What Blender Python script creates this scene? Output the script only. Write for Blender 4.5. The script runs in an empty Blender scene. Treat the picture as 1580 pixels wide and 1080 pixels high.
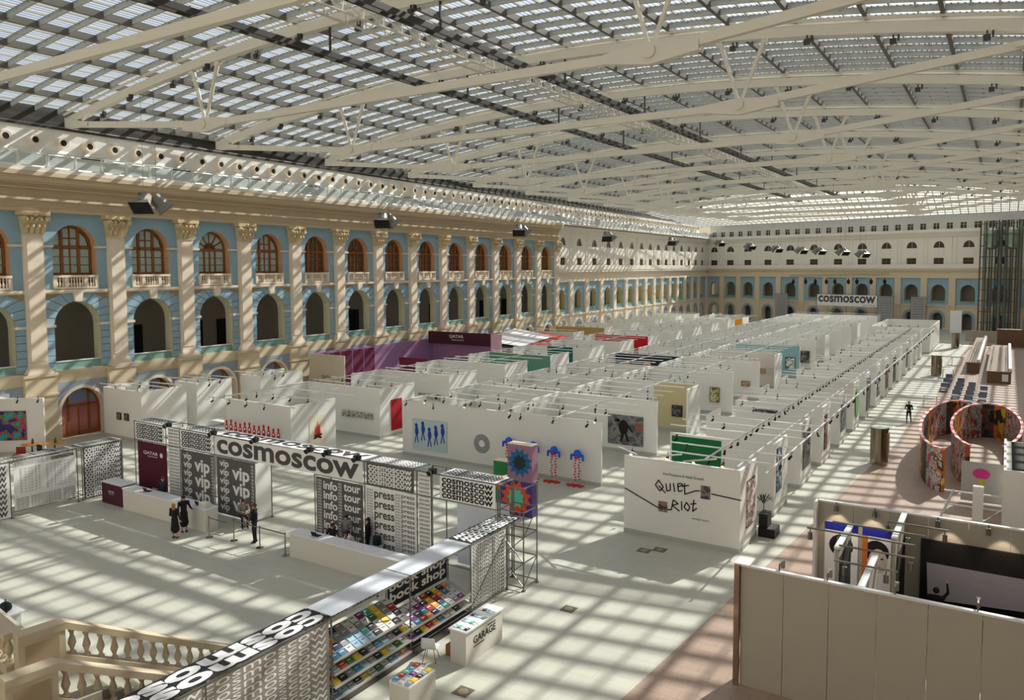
import bpy, bmesh, math, random
from mathutils import Vector, Matrix
random.seed(7)
R_ = math.radians
scene = bpy.context.scene
COL = scene.collection
# ---------------------------------------------------------------- camera (1580 x 1080 frame)
FPX, CX, CY, CAMH = 1198.0, 790.0, 491.0, 12.4
PITCH, ROLL, YAW = math.atan((491 - 412.5) / FPX), 0.0035, R_(32.5)
fw = Vector((-math.sin(YAW) * math.cos(PITCH), math.cos(YAW) * math.cos(PITCH), -math.sin(PITCH)))
r0 = Vector((math.cos(YAW), math.sin(YAW), 0)); u0 = r0.cross(fw)
rt = r0 * math.cos(ROLL) - u0 * math.sin(ROLL); upv = r0 * math.sin(ROLL) + u0 * math.cos(ROLL)
cam = bpy.data.cameras.new('camera'); camo = bpy.data.objects.new('camera', cam); COL.objects.link(camo)
camo.matrix_world = Matrix((( rt.x, upv.x, -fw.x, 0), (rt.y, upv.y, -fw.y, 0), (rt.z, upv.z, -fw.z, CAMH), (0, 0, 0, 1)))
cam.sensor_width = 36; cam.lens = FPX / 1580 * 36; cam.shift_y = (CY - 540) / 1580; cam.clip_end = 600
scene.camera = camo
# ---------------------------------------------------------------- sky, sun, exposure
SUN_TRAVEL = Vector((-1.34, -4.65, -3.65)).normalized()
world = bpy.data.worlds.new('sky'); scene.world = world; world.use_nodes = True
wn = world.node_tree.nodes; wl = world.node_tree.links; wn.clear()
sky = wn.new('ShaderNodeTexSky'); sky.sky_type = 'NISHITA'; sky.sun_disc = False
sky.sun_elevation = math.asin(-SUN_TRAVEL.z); sky.sun_rotation = math.atan2(-SUN_TRAVEL.x, -SUN_TRAVEL.y)
sky.air_density = 1.0; sky.dust_density = 3.0; sky.ozone_density = 1.0
bg = wn.new('ShaderNodeBackground'); bg.inputs[1].default_value = 0.12
wo = wn.new('ShaderNodeOutputWorld'); wl.new(sky.outputs[0], bg.inputs[0]); wl.new(bg.outputs[0], wo.inputs[0])
sun = bpy.data.lights.new('sun', 'SUN'); sun.energy = 9.4; sun.angle = R_(0.55); sun.color = (1.0, 0.96, 0.89)
suno = bpy.data.objects.new('sun', sun); COL.objects.link(suno)
suno.rotation_euler = SUN_TRAVEL.to_track_quat('-Z', 'Y').to_euler()
vs = scene.view_settings; vs.view_transform = 'Standard'; vs.look = 'None'; vs.gamma = 1.0; vs.use_curve_mapping = False
vs.exposure = -0.25
# ---------------------------------------------------------------- helpers
def lin(c):
    return tuple((x / 255 / 12.92 if x <= 10 else ((x / 255 + .055) / 1.055) ** 2.4) for x in c) + (1.0,)
MATS = {}
def M(name, col, rough=.6, metal=0.0, var=.07, scale=2.0, bump=0.0, emit=0.0, spec=.4):
    if name in MATS: return MATS[name]
    m = bpy.data.materials.new(name); m.use_nodes = True; nt = m.node_tree; b = nt.nodes['Principled BSDF']
    b.inputs['Roughness'].default_value = rough; b.inputs['Metallic'].default_value = metal
    b.inputs['Specular IOR Level'].default_value = spec
    c = lin(col)
    tc = nt.nodes.new('ShaderNodeTexCoord'); nz = nt.nodes.new('ShaderNodeTexNoise'); nz.inputs['Scale'].default_value = scale
    nz.inputs['Detail'].default_value = 3
    nt.links.new(tc.outputs['Object'], nz.inputs['Vector'])
    mx = nt.nodes.new('ShaderNodeMix'); mx.data_type = 'RGBA'
    mx.inputs[6].default_value = tuple(x * (1 - var) for x in c[:3]) + (1,)
    mx.inputs[7].default_value = tuple(min(1, x * (1 + var)) for x in c[:3]) + (1,)
    nt.links.new(nz.outputs['Fac'], mx.inputs[0]); nt.links.new(mx.outputs[2], b.inputs['Base Color'])
    if bump:
        bp = nt.nodes.new('ShaderNodeBump'); bp.inputs['Strength'].default_value = bump; bp.inputs['Distance'].default_value = .05
        nt.links.new(nz.outputs['Fac'], bp.inputs['Height']); nt.links.new(bp.outputs[0], b.inputs['Normal'])
    if emit:
        b.inputs['Emission Color'].default_value = c; b.inputs['Emission Strength'].default_value = emit
    MATS[name] = m
    return m
def link(o, parent=None, **kw):
    COL.objects.link(o)
    if parent is not None: o.parent = parent
    for k, v in kw.items(): o[k] = v
    return o
class MB:
    """collects shapes and builds them as one mesh object"""
    def __init__(s): s.v = []; s.f = []; s.m = []; s.mi = 0
    def add(s, vs, fs):
        n = len(s.v); s.v += [tuple(p) for p in vs]; s.f += [tuple(i + n for i in f) for f in fs]; s.m += [s.mi] * len(fs); return s
    def box(s, x0, x1, y0, y1, z0, z1):
        return s.add([(x0,y0,z0),(x1,y0,z0),(x1,y1,z0),(x0,y1,z0),(x0,y0,z1),(x1,y0,z1),(x1,y1,z1),(x0,y1,z1)],
              [(0,3,2,1),(4,5,6,7),(0,1,5,4),(1,2,6,5),(2,3,7,6),(3,0,4,7)])
    def quad(s, a, b, c, d): return s.add([a, b, c, d], [(0, 1, 2, 3)])
    def bar(s, a, b, w, h=None, up=(0, 0, 1)):
        a, b = Vector(a), Vector(b); h = h or w; t = (b - a).normalized(); up = Vector(up)
        if abs(t.dot(up)) > .98: up = Vector((0, 1, 0))
        x = t.cross(up).normalized() * w / 2; z = x.cross(t).normalized() * h / 2
        vs = [a-x-z, a+x-z, a+x+z, a-x+z, b-x-z, b+x-z, b+x+z, b-x+z]
        return s.add(vs, [(0,1,2,3),(7,6,5,4),(0,4,5,1),(1,5,6,2),(2,6,7,3),(3,7,4,0)])
    def tube(s, a, b, r0, r1=None, n=8, caps=True):
        a, b = Vector(a), Vector(b); r1 = r0 if r1 is None else r1; t = (b - a).normalized()
        up = Vector((0, 0, 1)) if abs(t.z) < .95 else Vector((1, 0, 0))
        x = t.cross(up).normalized(); y = t.cross(x)
        vs = [a + (x * math.cos(2*math.pi*i/n) + y * math.sin(2*math.pi*i/n)) * r0 for i in range(n)]
        vs += [b + (x * math.cos(2*math.pi*i/n) + y * math.sin(2*math.pi*i/n)) * r1 for i in range(n)]
        fs = [(i, (i+1) % n, n + (i+1) % n, n + i) for i in range(n)]
        if caps: fs += [tuple(range(n-1, -1, -1)), tuple(range(n, 2*n))]
        return s.add(vs, fs)
    def lathe(s, prof, n=10, c=(0, 0, 0)):
        vs = [(c[0] + r * math.cos(2*math.pi*i/n), c[1] + r * math.sin(2*math.pi*i/n), c[2] + z) for r, z in prof for i in range(n)]
        fs = [(k*n + i, k*n + (i+1) % n, (k+1)*n + (i+1) % n, (k+1)*n + i) for k in range(len(prof)-1) for i in range(n)]
        fs += [tuple(range(n-1, -1, -1)), tuple(range((len(prof)-1)*n, len(prof)*n))]
        return s.add(vs, fs)
    def ball(s, c, rx, ry=None, rz=None, n=10, k=6):
        ry = ry or rx; rz = rz or rx
        vs = [(c[0], c[1], c[2]-rz)] + [(c[0] + rx*math.sin(math.pi*j/k)*math.cos(2*math.pi*i/n), c[1] + ry*math.sin(math.pi*j/k)*math.sin(2*math.pi*i/n), c[2] - rz*math.cos(math.pi*j/k)) for j in range(1, k) for i in range(n)] + [(c[0], c[1], c[2]+rz)]
        L = len(vs) - 1
        fs = [(0, 1 + (i+1) % n, 1 + i) for i in range(n)] + [(L, L-n+i, L-n+(i+1) % n) for i in range(n)]
        fs += [(1+(j-1)*n+i, 1+(j-1)*n+(i+1) % n, 1+j*n+(i+1) % n, 1+j*n+i) for j in range(1, k-1) for i in range(n)]
        return s.add(vs, fs)
    def prism(s, poly, y0, y1):
        """poly: (x,z) points counter-clockwise seen from -y, extruded from y0 (front) to y1"""
        n = len(poly); vs = [(x, y0, z) for x, z in poly] + [(x, y1, z) for x, z in poly]
        return s.add(vs, [tuple(range(n)), tuple(range(2*n-1, n-1, -1))] + [(i, n+i, n+(i+1) % n, (i+1) % n) for i in range(n)])
    def mesh(s, name, mats):
        me = bpy.data.meshes.new(name); me.from_pydata(s.v, [], s.f)
        for m in (mats if isinstance(mats, (list, tuple)) else [mats]): me.materials.append(m)
        if any(s.m): me.polygons.foreach_set('material_index', s.m)
        me.update(); return me
    def build(s, name, mats, parent=None, loc=None, rz=0.0, smooth=False, **kw):
        me = s.mesh(name, mats)
        if smooth: me.polygons.foreach_set('use_smooth', [True] * len(me.polygons))
        o = bpy.data.objects.new(name, me)
        if loc is not None: o.location = loc
        if rz: o.rotation_euler = (0, 0, rz)
        return link(o, parent, **kw)
def inst(name, me, parent=None, loc=(0, 0, 0), rot=(0, 0, 0), sc=None, **kw):
    o = bpy.data.objects.new(name, me); o.location = loc; o.rotation_euler = rot
    if sc: o.scale = sc
    return link(o, parent, **kw)
def empty(name, loc=(0, 0, 0), rz=0.0, **kw):
    o = bpy.data.objects.new(name, None); o.location = loc; o.rotation_euler = (0, 0, rz); o.empty_display_size = .3
    return link(o, None, **kw)
def tag(o, label, cat, group=None):
    o['label'] = label; o['category'] = cat
    if group: o['group'] = group
    return o
def copy_tree(o, parent=None):
    c = o.copy(); COL.objects.link(c)
    if parent is not None: c.parent = parent
    for ch in list(o.children): copy_tree(ch, c)
    return c
def ray(px, py): return fw + rt * (px - CX) / FPX - upv * (py - CY) / FPX
def G(px, py, z=0.0):
    """world point at height z seen at photo pixel (px, py)"""
    d = ray(px, py); t = (z - CAMH) / d.z; return Vector((0, 0, CAMH)) + d * t
TMP = bpy.data.scenes.new('workbench')
def bake(ob):
    """mesh of an object with its modifiers, evaluated in an otherwise empty scene"""
    TMP.collection.objects.link(ob); vl = TMP.view_layers[0]; vl.update(); dg = vl.depsgraph; dg.update()
    me = bpy.data.meshes.new_from_object(ob.evaluated_get(dg)); bpy.data.objects.remove(ob); return me
TXT = {}
def text_mesh(body, bold=.012, line=1.0, align='LEFT', space=1.0):
    key = (body, bold, line, align, space)
    if key not in TXT:
        cu = bpy.data.curves.new('lettering', 'FONT'); cu.body = body; cu.size = 1; cu.offset = bold; cu.space_line = line
        cu.align_x = align; cu.resolution_u = 3; cu.space_character = space
        me = bake(bpy.data.objects.new('lettering', cu))
        xs = [v.co.x for v in me.vertices]; ys = [v.co.y for v in me.vertices]
        x0, x1, y0, y1 = min(xs), max(xs), min(ys), max(ys)
        TXT[key] = (me, x0, x1, y0, y1)
    return TXT[key]
def lettering(body, mat, parent, w, h, face, at, bold=.012, line=1.0, align='LEFT', name='lettering', space=1.0):
    """print text into a w x h rectangle whose lower-left corner is `at` in the parent's frame.
    face: '-y' reads along +x upright, '+x' reads along +y upright, 'up' lies flat reading +x, 'upr' lies flat reading -y"""
    me0, x0, x1, y0, y1 = text_mesh(body, bold, line, align, space)
    me = me0.copy(); sx, sy = w / (x1 - x0), h / (y1 - y0)
    for v in me.vertices: v.co = ((v.co.x - x0) * sx, (v.co.y - y0) * sy, 0)
    me.materials.clear(); me.materials.append(mat)
    rot = {'-y': (math.pi/2, 0, 0), '+x': (math.pi/2, 0, math.pi/2), 'up': (0, 0, 0), 'upr': (0, 0, -math.pi/2)}[face]
    return inst(name, me, parent, at, rot)
# ---------------------------------------------------------------- materials
m_white = M('booth_white', (226, 225, 219), .7, var=.02, scale=.6)
m_beige = M('stone_beige', (226, 211, 190), .8, var=.06, scale=1.5, bump=.1)
m_tan = M('stone_tan', (206, 190, 160), .85, var=.12, scale=.9, bump=.2)
m_cornice = M('cornice_stone', (200, 182, 154), .8, var=.06, scale=.7)
m_blue = M('facade_blue', (146, 176, 192), .85, var=.07, scale=1.2, bump=.1)
m_peach = M('reveal_peach', (205, 165, 130), .8, var=.05)
m_gold = M('capital_gold', (208, 188, 148), .45, var=.3, scale=9, bump=.4)
m_wood = M('window_wood', (140, 84, 40), .5, var=.15, scale=8)
m_pane = M('window_glass', (166, 186, 180), .12, var=.15, scale=.8, spec=.8)  # pale green base colour holds the light the panes reflect
m_dark = M('dark_void', (38, 35, 32), .9)
m_gallery = M('gallery_paint', (164, 157, 144), .9, var=.05)
m_whitewall = M('upper_wall_white', (230, 225, 212), .85, var=.04, scale=.8)
m_steelcream = M('truss_cream', (214, 209, 195), .5, var=.03, scale=.5)
m_roofgrey = M('roof_frame_grey', (182, 183, 174), .6, var=.08)
m_darksteel = M('dark_steel', (62, 60, 56), .5, metal=.3)
m_purlin = M('purlin_grey', (104, 102, 94), .6)
m_steel = M('scaffold_steel', (120, 118, 112), .4, metal=.8, var=.1)
m_chrome = M('stainless', (150, 140, 125), .25, metal=1.0, var=.1)
m_black = M('black_matte', (18, 18, 19), .6)
m_alu = M('aluminium', (214, 216, 214), .45, metal=.1, var=.03)
m_mint = M('parapet_glass_green', (122, 160, 150), .25, var=.08)
m_maroon = M('maroon_cloth', (82, 18, 44), .8)
m_grey = M('print_grey', (92, 90, 90), .8)
m_ink = M('print_black', (22, 22, 24), .8)
m_paper = M('print_white', (234, 234, 232), .8, var=.02)
m_lamp = M('lamp_glow', (255, 190, 130), .5, emit=4.0)
m_skin = M('skin', (205, 150, 122), .6)
# ================================================================ floor
def floor_mat(name, c1, c2, joint, w, h):
    m = bpy.data.materials.new(name); m.use_nodes = True; nt = m.node_tree; b = nt.nodes['Principled BSDF']
    b.inputs['Roughness'].default_value = .45; b.inputs['Specular IOR Level'].default_value = .35
    tc = nt.nodes.new('ShaderNodeTexCoord'); br = nt.nodes.new('ShaderNodeTexBrick'); nz = nt.nodes.new('ShaderNodeTexNoise')
    br.inputs['Scale'].default_value = 1; br.inputs['Brick Width'].default_value = w; br.inputs['Row Height'].default_value = h
    br.inputs['Mortar Size'].default_value = .012; br.inputs['Color1'].default_value = lin(c1); br.inputs['Color2'].default_value = lin(c2)
    br.inputs['Mortar'].default_value = lin(joint)
    nz.inputs['Scale'].default_value = .35; nz.inputs['Detail'].default_value = 5
    mx = nt.nodes.new('ShaderNodeMix'); mx.data_type = 'RGBA'; mx.blend_type = 'MULTIPLY'; mx.inputs[0].default_value = .25
    nt.links.new(tc.outputs['Object'], br.inputs['Vector']); nt.links.new(tc.outputs['Object'], nz.inputs['Vector'])
    nt.links.new(br.outputs['Color'], mx.inputs[6]); nt.links.new(nz.outputs['Fac'], mx.inputs[7])
    nt.links.new(mx.outputs[2], b.inputs['Base Color']); return m
fl = MB(); fl.box(-66, 10, -30, 205, -.3, 0)
fl.build('floor', floor_mat('floor_stone', (205, 204, 189), (200, 200, 186), (187, 188, 175), 1.2, .6), kind='structure')
edge = [(-10.6, 0), (-8.96, 19.9), (-8.27, 29.2), (-7.48, 39.7), (-7.03, 48.3), (-6.15, 60), (-6.0, 76), (-5.3, 88), (-5.0, 118), (-4.6, 150)]
fs = MB(); n = len(edge)
vs_ = [(x, y, .004) for x, y in edge] + [(10, y, .004) for x, y in edge]
fs.add(vs_, [(i, n + i, n + i + 1, i + 1) for i in range(n - 1)])
fs.build('floor_strip', floor_mat('floor_brown', (182, 158, 140), (175, 151, 134), (158, 136, 120), .9, .45), kind='structure')
# ================================================================ facade tools (local frame: x along, front is -y, z up)
def wall_bays(mb, bays, z0, z1, ops, y, t, rev=1, rev0=None):
    """bays: (xa, xb, xc); ops: (half, sill, spring, rise) bottom to top, all centred on xc"""
    for xa, xb, xc in bays:
        br = {xa, xb}
        for h, s, sp, r in ops:
            br |= {xc + h * math.cos(math.pi * i / 12) for i in range(13)}
        br = sorted(br)
        for a, b in zip(br, br[1:]):
            if b - a < 1e-5: continue
            ca = cb = z0
            for oi, (h, s, sp, r) in enumerate(ops):
                if abs((a + b) / 2 - xc) > h: continue
                top = lambda x: sp + r * math.sqrt(max(0, 1 - ((x - xc) / h) ** 2))
                mb.mi = 0
                if s - ca > .01 or s - cb > .01: mb.quad((a, y, ca), (b, y, cb), (b, y, s), (a, y, s))
                ca, cb = top(a), top(b)
                mb.mi = rev0 if rev0 is not None and oi == 0 else rev; mb.quad((a, y, ca), (b, y, cb), (b, y + t, cb), (a, y + t, ca))
            mb.mi = 0; mb.quad((a, y, ca), (b, y, cb), (b, y, z1), (a, y, z1))
        for oi, (h, s, sp, r) in enumerate(ops):
            mb.mi = rev0 if rev0 is not None and oi == 0 else rev
            for sx in (-1, 1): mb.quad((xc + sx*h, y, s), (xc + sx*h, y + t, s), (xc + sx*h, y + t, sp), (xc + sx*h, y, sp))
            mb.quad((xc - h, y, s), (xc + h, y, s), (xc + h, y + t, s), (xc - h, y + t, s))
    mb.mi = 0
    return mb
def arch_poly(h, spring, rise, n=12): return [(h * math.cos(math.pi * i / n), spring + rise * math.sin(math.pi * i / n)) for i in range(n + 1)]
def arch_ring(mb, xc, h, w, sill, spring, rise, y0, y1, n=12):
    """flat band of width w round an arched opening"""
    inn = [(h, sill)] + arch_poly(h, spring, rise, n) + [(-h, sill)]
    out = [(h + w, sill)] + arch_poly(h + w, spring, rise + w, n) + [(-h - w, sill)]
    for i in range(len(inn) - 1):
        p = [inn[i], out[i], out[i+1], inn[i+1]]
        mb.prism([(xc + q[0], q[1]) for q in p], y0, y1)
P0 = Vector((-57.8, 31.1, 0)); FA = R_(-1.8)
DV = Vector((math.sin(FA), math.cos(FA), 0))
FROT = math.pi / 2 - FA
BW = 6.11; KB = range(-2, 13)
def bc(k): return -.085 + BW * k
def at_facade(s, y, z): return P0 + DV * s + Vector((-DV.y, DV.x, 0)) * y + Vector((0, 0, z))
# ---------------------------------------------------------------- main left facade
LO = (1.72, 5.1, 8.3, 1.72); UP = (1.63, 10.95, 14.0, 1.6)
bays = [(bc(k) - BW/2, bc(k) + BW/2, bc(k)) for k in KB]
wl_ = wall_bays(MB(), bays, 5.0, 16.45, [LO, UP], 0, .9, 1, 2)
wall_left = wl_.build('wall_left', [m_blue, m_peach, M('reveal_cream', (206, 204, 176), .85, var=.04)], loc=P0, rz=FROT, kind='structure')
pl = wall_bays(MB(), bays, 0, 5.05, [(1.62, .02, 2.0, 1.62)], -.22, 1.0, 1)
pl.mi = 0
for k in KB: pl.quad((bc(k) - BW/2, -.22, 5.05), (bc(k) + BW/2, -.22, 5.05), (bc(k) + BW/2, 0, 5.05), (bc(k) - BW/2, 0, 5.05))
pl.build('plinth', [m_tan, m_beige], wall_left)
# corridor behind the arches
cm = MB(); xa, xb = bays[0][0], bays[-1][1]
cm.quad((xa, 5, 5.0), (xb, 5, 5.0), (xb, 5, 10.7), (xa, 5, 10.7)); cm.quad((xa, .9, 5.0), (xb, .9, 5.0), (xb, 5, 5.0), (xa, 5, 5.0))
cm.quad((xa, .9, 10.7), (xb, .9, 10.7), (xb, 5, 10.7), (xa, 5, 10.7)); cm.quad((xa, .9, 5), (xa, 5, 5), (xa, 5, 10.7), (xa, .9, 10.7)); cm.quad((xb, .9, 5), (xb, 5, 5), (xb, 5, 10.7), (xb, .9, 10.7))
cm.build('gallery_corridor', m_gallery, wall_left)
dm = MB().box(-.75, .75, 4.9, 4.98, 5.0, 7.6).box(-.55, .55, 4.88, 4.9, 5.2, 7.4).mesh('corridor_door', m_dark)
for k in KB: inst('corridor_door', dm, wall_left, (bc(k) + (1.6 if k % 3 else -1.4), 0, 0))
# rusticated blocks: courses beside the lower arch and voussoirs above it
def blocks():
    out = []
    zs = [5.1 + .53 * i for i in range(7)]
    for sx in (-1, 1):
        for za, zb in zip(zs, zs[1:]):
            a, b = sx * 1.74, sx * 2.4
            out.append([(min(a, b), za + .025), (max(a, b), za + .025), (max(a, b), zb - .025), (min(a, b), zb - .025)])
        angs = [0, 18, 36, 54, 68, 82]
        outer = [(2.4, 8.3), (2.4, 8.95), (2.4, 9.6), (2.0, 10.2), (1.25, 10.6), (.38, 10.6)]
        for i in range(5):
            a0, a1 = R_(angs[i] + 1.0), R_(angs[i+1] - 1.0)
            p = [(1.74 * math.cos(a0), 8.3 + 1.74 * math.sin(a0)), (outer[i][0], outer[i][1] + .03), (outer[i+1][0], outer[i+1][1] - .03), (1.74 * math.cos(a1), 8.3 + 1.74 * math.sin(a1))]
            if i == 2: p.insert(2, (2.4, 10.2))
            p = [(sx * x, z) for x, z in p]
            out.append(p if sx > 0 else p[::-1])
    return out
wall_bays(MB(), [(bc(k) - 2.42, bc(k) + 2.42, bc(k)) for k in KB], 5.1, 10.62, [LO], -.03, .03, 0).build('joint_backing', M('joint_tan', (168, 148, 118), .9), wall_left)
BL = blocks()
bm_ = [MB().prism(p, -.09, .02).mesh('rusticated_block', m_blue) for p in BL]
rest = MB()
for k in KB:
    if -1 <= k <= 11:
        for me in bm_: inst('rusticated_block', me, wall_left, (bc(k), 0, 0))
    else:
        for p in BL: rest.prism([(x + bc(k), z) for x, z in p], -.09, .02)
rest.build('rusticated_block_field', m_blue, wall_left, kind='stuff')
key = MB().prism([(-.24, 10.02), (.24, 10.02), (.36, 10.75), (-.36, 10.75)], -.3, .02).mesh('keystone', m_beige)
imp = MB().box(-2.42, -1.66, -.2, .3, 8.2, 8.38).box(1.66, 2.42, -.2, .3, 8.2, 8.38).mesh('impost_moulding', m_beige)
imp2 = MB().box(-2.42, -1.6, -.14, .3, 13.94, 14.1).box(1.6, 2.42, -.14, .3, 13.94, 14.1).mesh('impost_moulding', m_beige)
led = MB().box(-2.42, 2.42, -.28, 0, 10.72, 10.9).box(-2.42, 2.42, -.2, 0, 10.62, 10.72).mesh('ledge', m_beige)
gls = MB().box(-1.72, 1.72, .1, .2, 5.1, 5.62).mesh('parapet_panel', m_mint)
glr = MB().box(-1.74, 1.74, .06, .26, 5.62, 5.7).mesh('parapet_rail', m_alu)
sur = MB(); arch_ring(sur, 0, 1.62, .22, .02, 2.0, 1.62, -.34, -.2); sur = sur.mesh('door_surround', m_beige)
spn = MB(); inn = arch_poly(1.84, 2.0, 1.84)
for i in range(12):
    a, b = inn[i], inn[i+1]; spn.prism([b, a, (a[0], 4.2), (b[0], 4.2)], -.26, -.2)
spn.box(-2.3, -1.84, -.26, -.2, .9, 4.2).box(1.84, 2.3, -.26, -.2, .9, 4.2); spn = spn.mesh('arch_panel', M('arch_panel_bluegrey', (150, 162, 172), .85))
bal = MB()
bal.box(-1.66, 1.66, -.12, .22, 11.78, 11.95).box(-1.66, 1.66, -.1, .2, 10.95, 11.1)
for x in (-1.56, -.72, .72, 1.56): bal.box(x - .12, x + .12, -.08, .18, 11.1, 11.78)
bal = bal.mesh('balustrade', m_beige)
bls = MB()
for x0_, x1_, n_ in ((-1.36, -.92, 3), (-.52, .52, 6), (.92, 1.36, 3)):
    for i in range(n_): bls.lathe([(.06, 11.1), (.095, 11.25), (.05, 11.5), (.08, 11.62), (.06, 11.78)], 6, (x0_ + (x1_ - x0_) * i / (n_ - 1), .05, 0))
bls = bls.mesh('balusters', m_beige)
for k in KB:
    x = bc(k)
    for nm, me in (('keystone', key), ('impost_moulding', imp), ('impost_moulding', imp2), ('ledge', led), ('parapet_panel', gls), ('parapet_rail', glr), ('door_surround', sur), ('arch_panel', spn)):
        inst(nm, me, wall_left, (x, 0, 0))
    b_ = inst('balustrade', bal, wall_left, (x, 0, 0)); inst('balusters', bls, b_, kind='stuff')
# pilasters
shaft = MB().box(-.635, .635, -.36, .02, 5.45, 14.85).box(-.5, .5, -.4, -.36, 5.9, 14.6).mesh('pilaster', m_beige)
pbase = MB().box(-.9, .9, -.6, .02, 5.0, 5.16).box(-.8, .8, -.52, .02, 5.16, 5.34).box(-.7, .7, -.44, .02, 5.34, 5.5).mesh('pilaster_base', m_beige)
ped = MB().box(-1.1, 1.1, -.55, .02, 0, 5.0).box(-1.18, 1.18, -.62, .02, 4.8, 5.0).box(-1.18, 1.18, -.62, .02, 3.4, 3.55).box(-1.18, 1.18, -.62, .02, 0, .5).mesh('pedestal', m_tan)
cp = MB()
cp.add([(-.64,-.38,14.85),(.64,-.38,14.85),(.64,.02,14.85),(-.64,.02,14.85),(-.82,-.6,16.1),(.82,-.6,16.1),(.82,.02,16.1),(-.82,.02,16.1)], [(0,1,5,4),(1,2,6,5),(3,0,4,7),(4,5,6,7),(0,3,2,1)])
cp.box(-1.0, 1.0, -.75, .02, 16.12, 16.4).box(-.68, .68, -.44, .02, 14.78, 14.9)
for row, (z, h, yy, n_) in enumerate(((14.9, .55, -.46, 4), (15.3, .6, -.56, 5))):
    for i in range(n_):
        x = (-.5 + i / (n_ - 1)) * (1.15 + .15 * row)
        cp.add([(x-.13, yy, z), (x+.13, yy, z), (x+.16, yy-.1, z+h*.6), (x-.16, yy-.1, z+h*.6), (x+.09, yy-.36, z+h), (x-.09, yy-.36, z+h), (x, yy-.4, z+h*.7)], [(0,1,2,3),(3,2,4,5),(5,4,6)])
        cp.ball((x, yy-.3, z+h*.92), .1, .1, .09, 6, 4)
for sx in (-1, 1):
    cp.tube((sx*.8, -.82, 15.9), (sx*.8, -.4, 15.9), .19, n=10); cp.tube((sx*.8, -.86, 15.9), (sx*.8, -.8, 15.9), .09, n=8)
    cp.tube((sx*.25, -.74, 15.92), (sx*.25, -.5, 15.92), .13, n=8)
cp.ball((0, -.78, 16.2), .17, .1, .17, 8, 5)
cp = cp.mesh('capital', m_gold)
for k in list(KB) + [13]:
    p = inst('pilaster', shaft, wall_left, (bc(k) - BW/2, 0, 0))
    inst('capital', cp, p); inst('pilaster_base', pbase, p); inst('pedestal', ped, p)
# entablature and cornice along the main facade
ent = MB()
for z0_, z1_, y_ in ((16.4, 16.72, -.46), (16.72, 16.78, -.6), (16.78, 17.16, -.54), (17.16, 17.32, -.86), (17.32, 17.95, -.46), (17.95, 18.05, -.8), (18.05, 18.3, -.7), (18.3, 18.42, -1.1), (18.42, 18.8, -1.22), (18.8, 19.1, -1.4)):
    ent.box(xa, 76.4, y_, .02, z0_, z1_)
ent.build('entablature', m_cornice, wall_left)
# windows of the main facade, one structure each
def window_proto(fan):
    f = MB(); h, sill, sp, r = 1.6, 11.98, 14.0, 1.57
    arch_ring(f, 0, h - .16, .16, sill, sp, r - .16, .62, .8)
    f.box(-h, h, .6, .8, sill, sill + .12); f.box(-h + .1, h - .1, .58, .8, sp - .09, sp + .09)
    panes = []
    if fan:
        for x in (-.55, .55): f.box(x - .06, x + .06, .6, .8, sill, sp)
        f.box(-.05, .05, .6, .8, sill, sp)
        for a in (30, 60, 90, 120, 150): f.bar((0, .7, sp), (1.45 * math.cos(R_(a)), .7, sp + 1.42 * math.sin(R_(a))), .07, .1, (0, 1, 0))
        arch_ring(f, 0, .55, .06, sp, sp, .55, .64, .78, 8)
        for i in range(6): panes.append([(1.45 * math.cos(R_(a)), sp + .05 + 1.42 * math.sin(R_(a))) for a in (i*30 + 2, i*30 + 28)] + [(.6 * math.cos(R_(a)), sp + .05 + .6 * math.sin(R_(a))) for a in (i*30 + 25, i*30 + 5)])
    else:
        for x in (-.62, .62): f.box(x - .1, x + .1, .58, .8, sill, sp + 1.35)
        f.box(-.04, .04, .62, .8, sill, sp + 1.5); f.box(-.62, .62, .64, .78, sp + .62, sp + .68)
        panes += [[(-.52, sp + .12), (-.05, sp + .12), (-.05, sp + .6), (-.52, sp + .6)], [(.05, sp + .12), (.52, sp + .12), (.52, sp + .6), (.05, sp + .6)],
                  [(-.52, sp + .7), (-.05, sp + .7), (-.05, sp + 1.42), (-.52, sp + 1.3)], [(.05, sp + .7), (.52, sp + .7), (.52, sp + 1.3), (.05, sp + 1.42)],
                  [(.74, sp + .12), (1.38, sp + .12), (1.2, sp + .7), (.74, sp + 1.15)], [(-.74, sp + .12), (-.74, sp + 1.15), (-1.2, sp + .7), (-1.38, sp + .12)]]
    cols = ((-1.42, -.74), (-.52, -.05), (.05, .52), (.74, 1.42)) if not fan else ((-1.42, -.63), (-.48, -.06), (.06, .48), (.63, 1.42))
    for i in range(3):
        z0_, z1_ = sill + .14 + i * .6, sill + .14 + i * .6 + .55
        for a, b in cols: panes.append([(a, z0_), (b, z0_), (b, z1_), (a, z1_)])
        if i: f.box(-1.45, 1.45, .66, .76, z0_ - .05, z0_)
    return f.mesh('window_frame', m_wood), [MB().prism(p, .7, .73).mesh('pane', m_pane) for p in panes]
WP = [window_proto(False), window_proto(True)]
m_panedark = M('window_glass_dark', (92, 72, 54), .15, var=.25, scale=1, spec=.6); pmd = []
for _, ms in WP:
    pmd.append([m.copy() for m in ms])
    for m in pmd[-1]: m.materials.clear(); m.materials.append(m_panedark)
wno = 0
infill = MB().box(-1.62, 1.62, .55, .7, 10.95, 11.98).mesh('infill_panel', M('infill_brown', (58, 42, 30), .8))  # dark brown panel filling the opening below the window frame
backm = MB().quad((-1.7, .95, 11.9), (1.7, .95, 11.9), (1.7, .95, 15.7), (-1.7, .95, 15.7)).mesh('blind', M('window_blind', (84, 96, 92), .9, var=.2, scale=.5))
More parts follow.
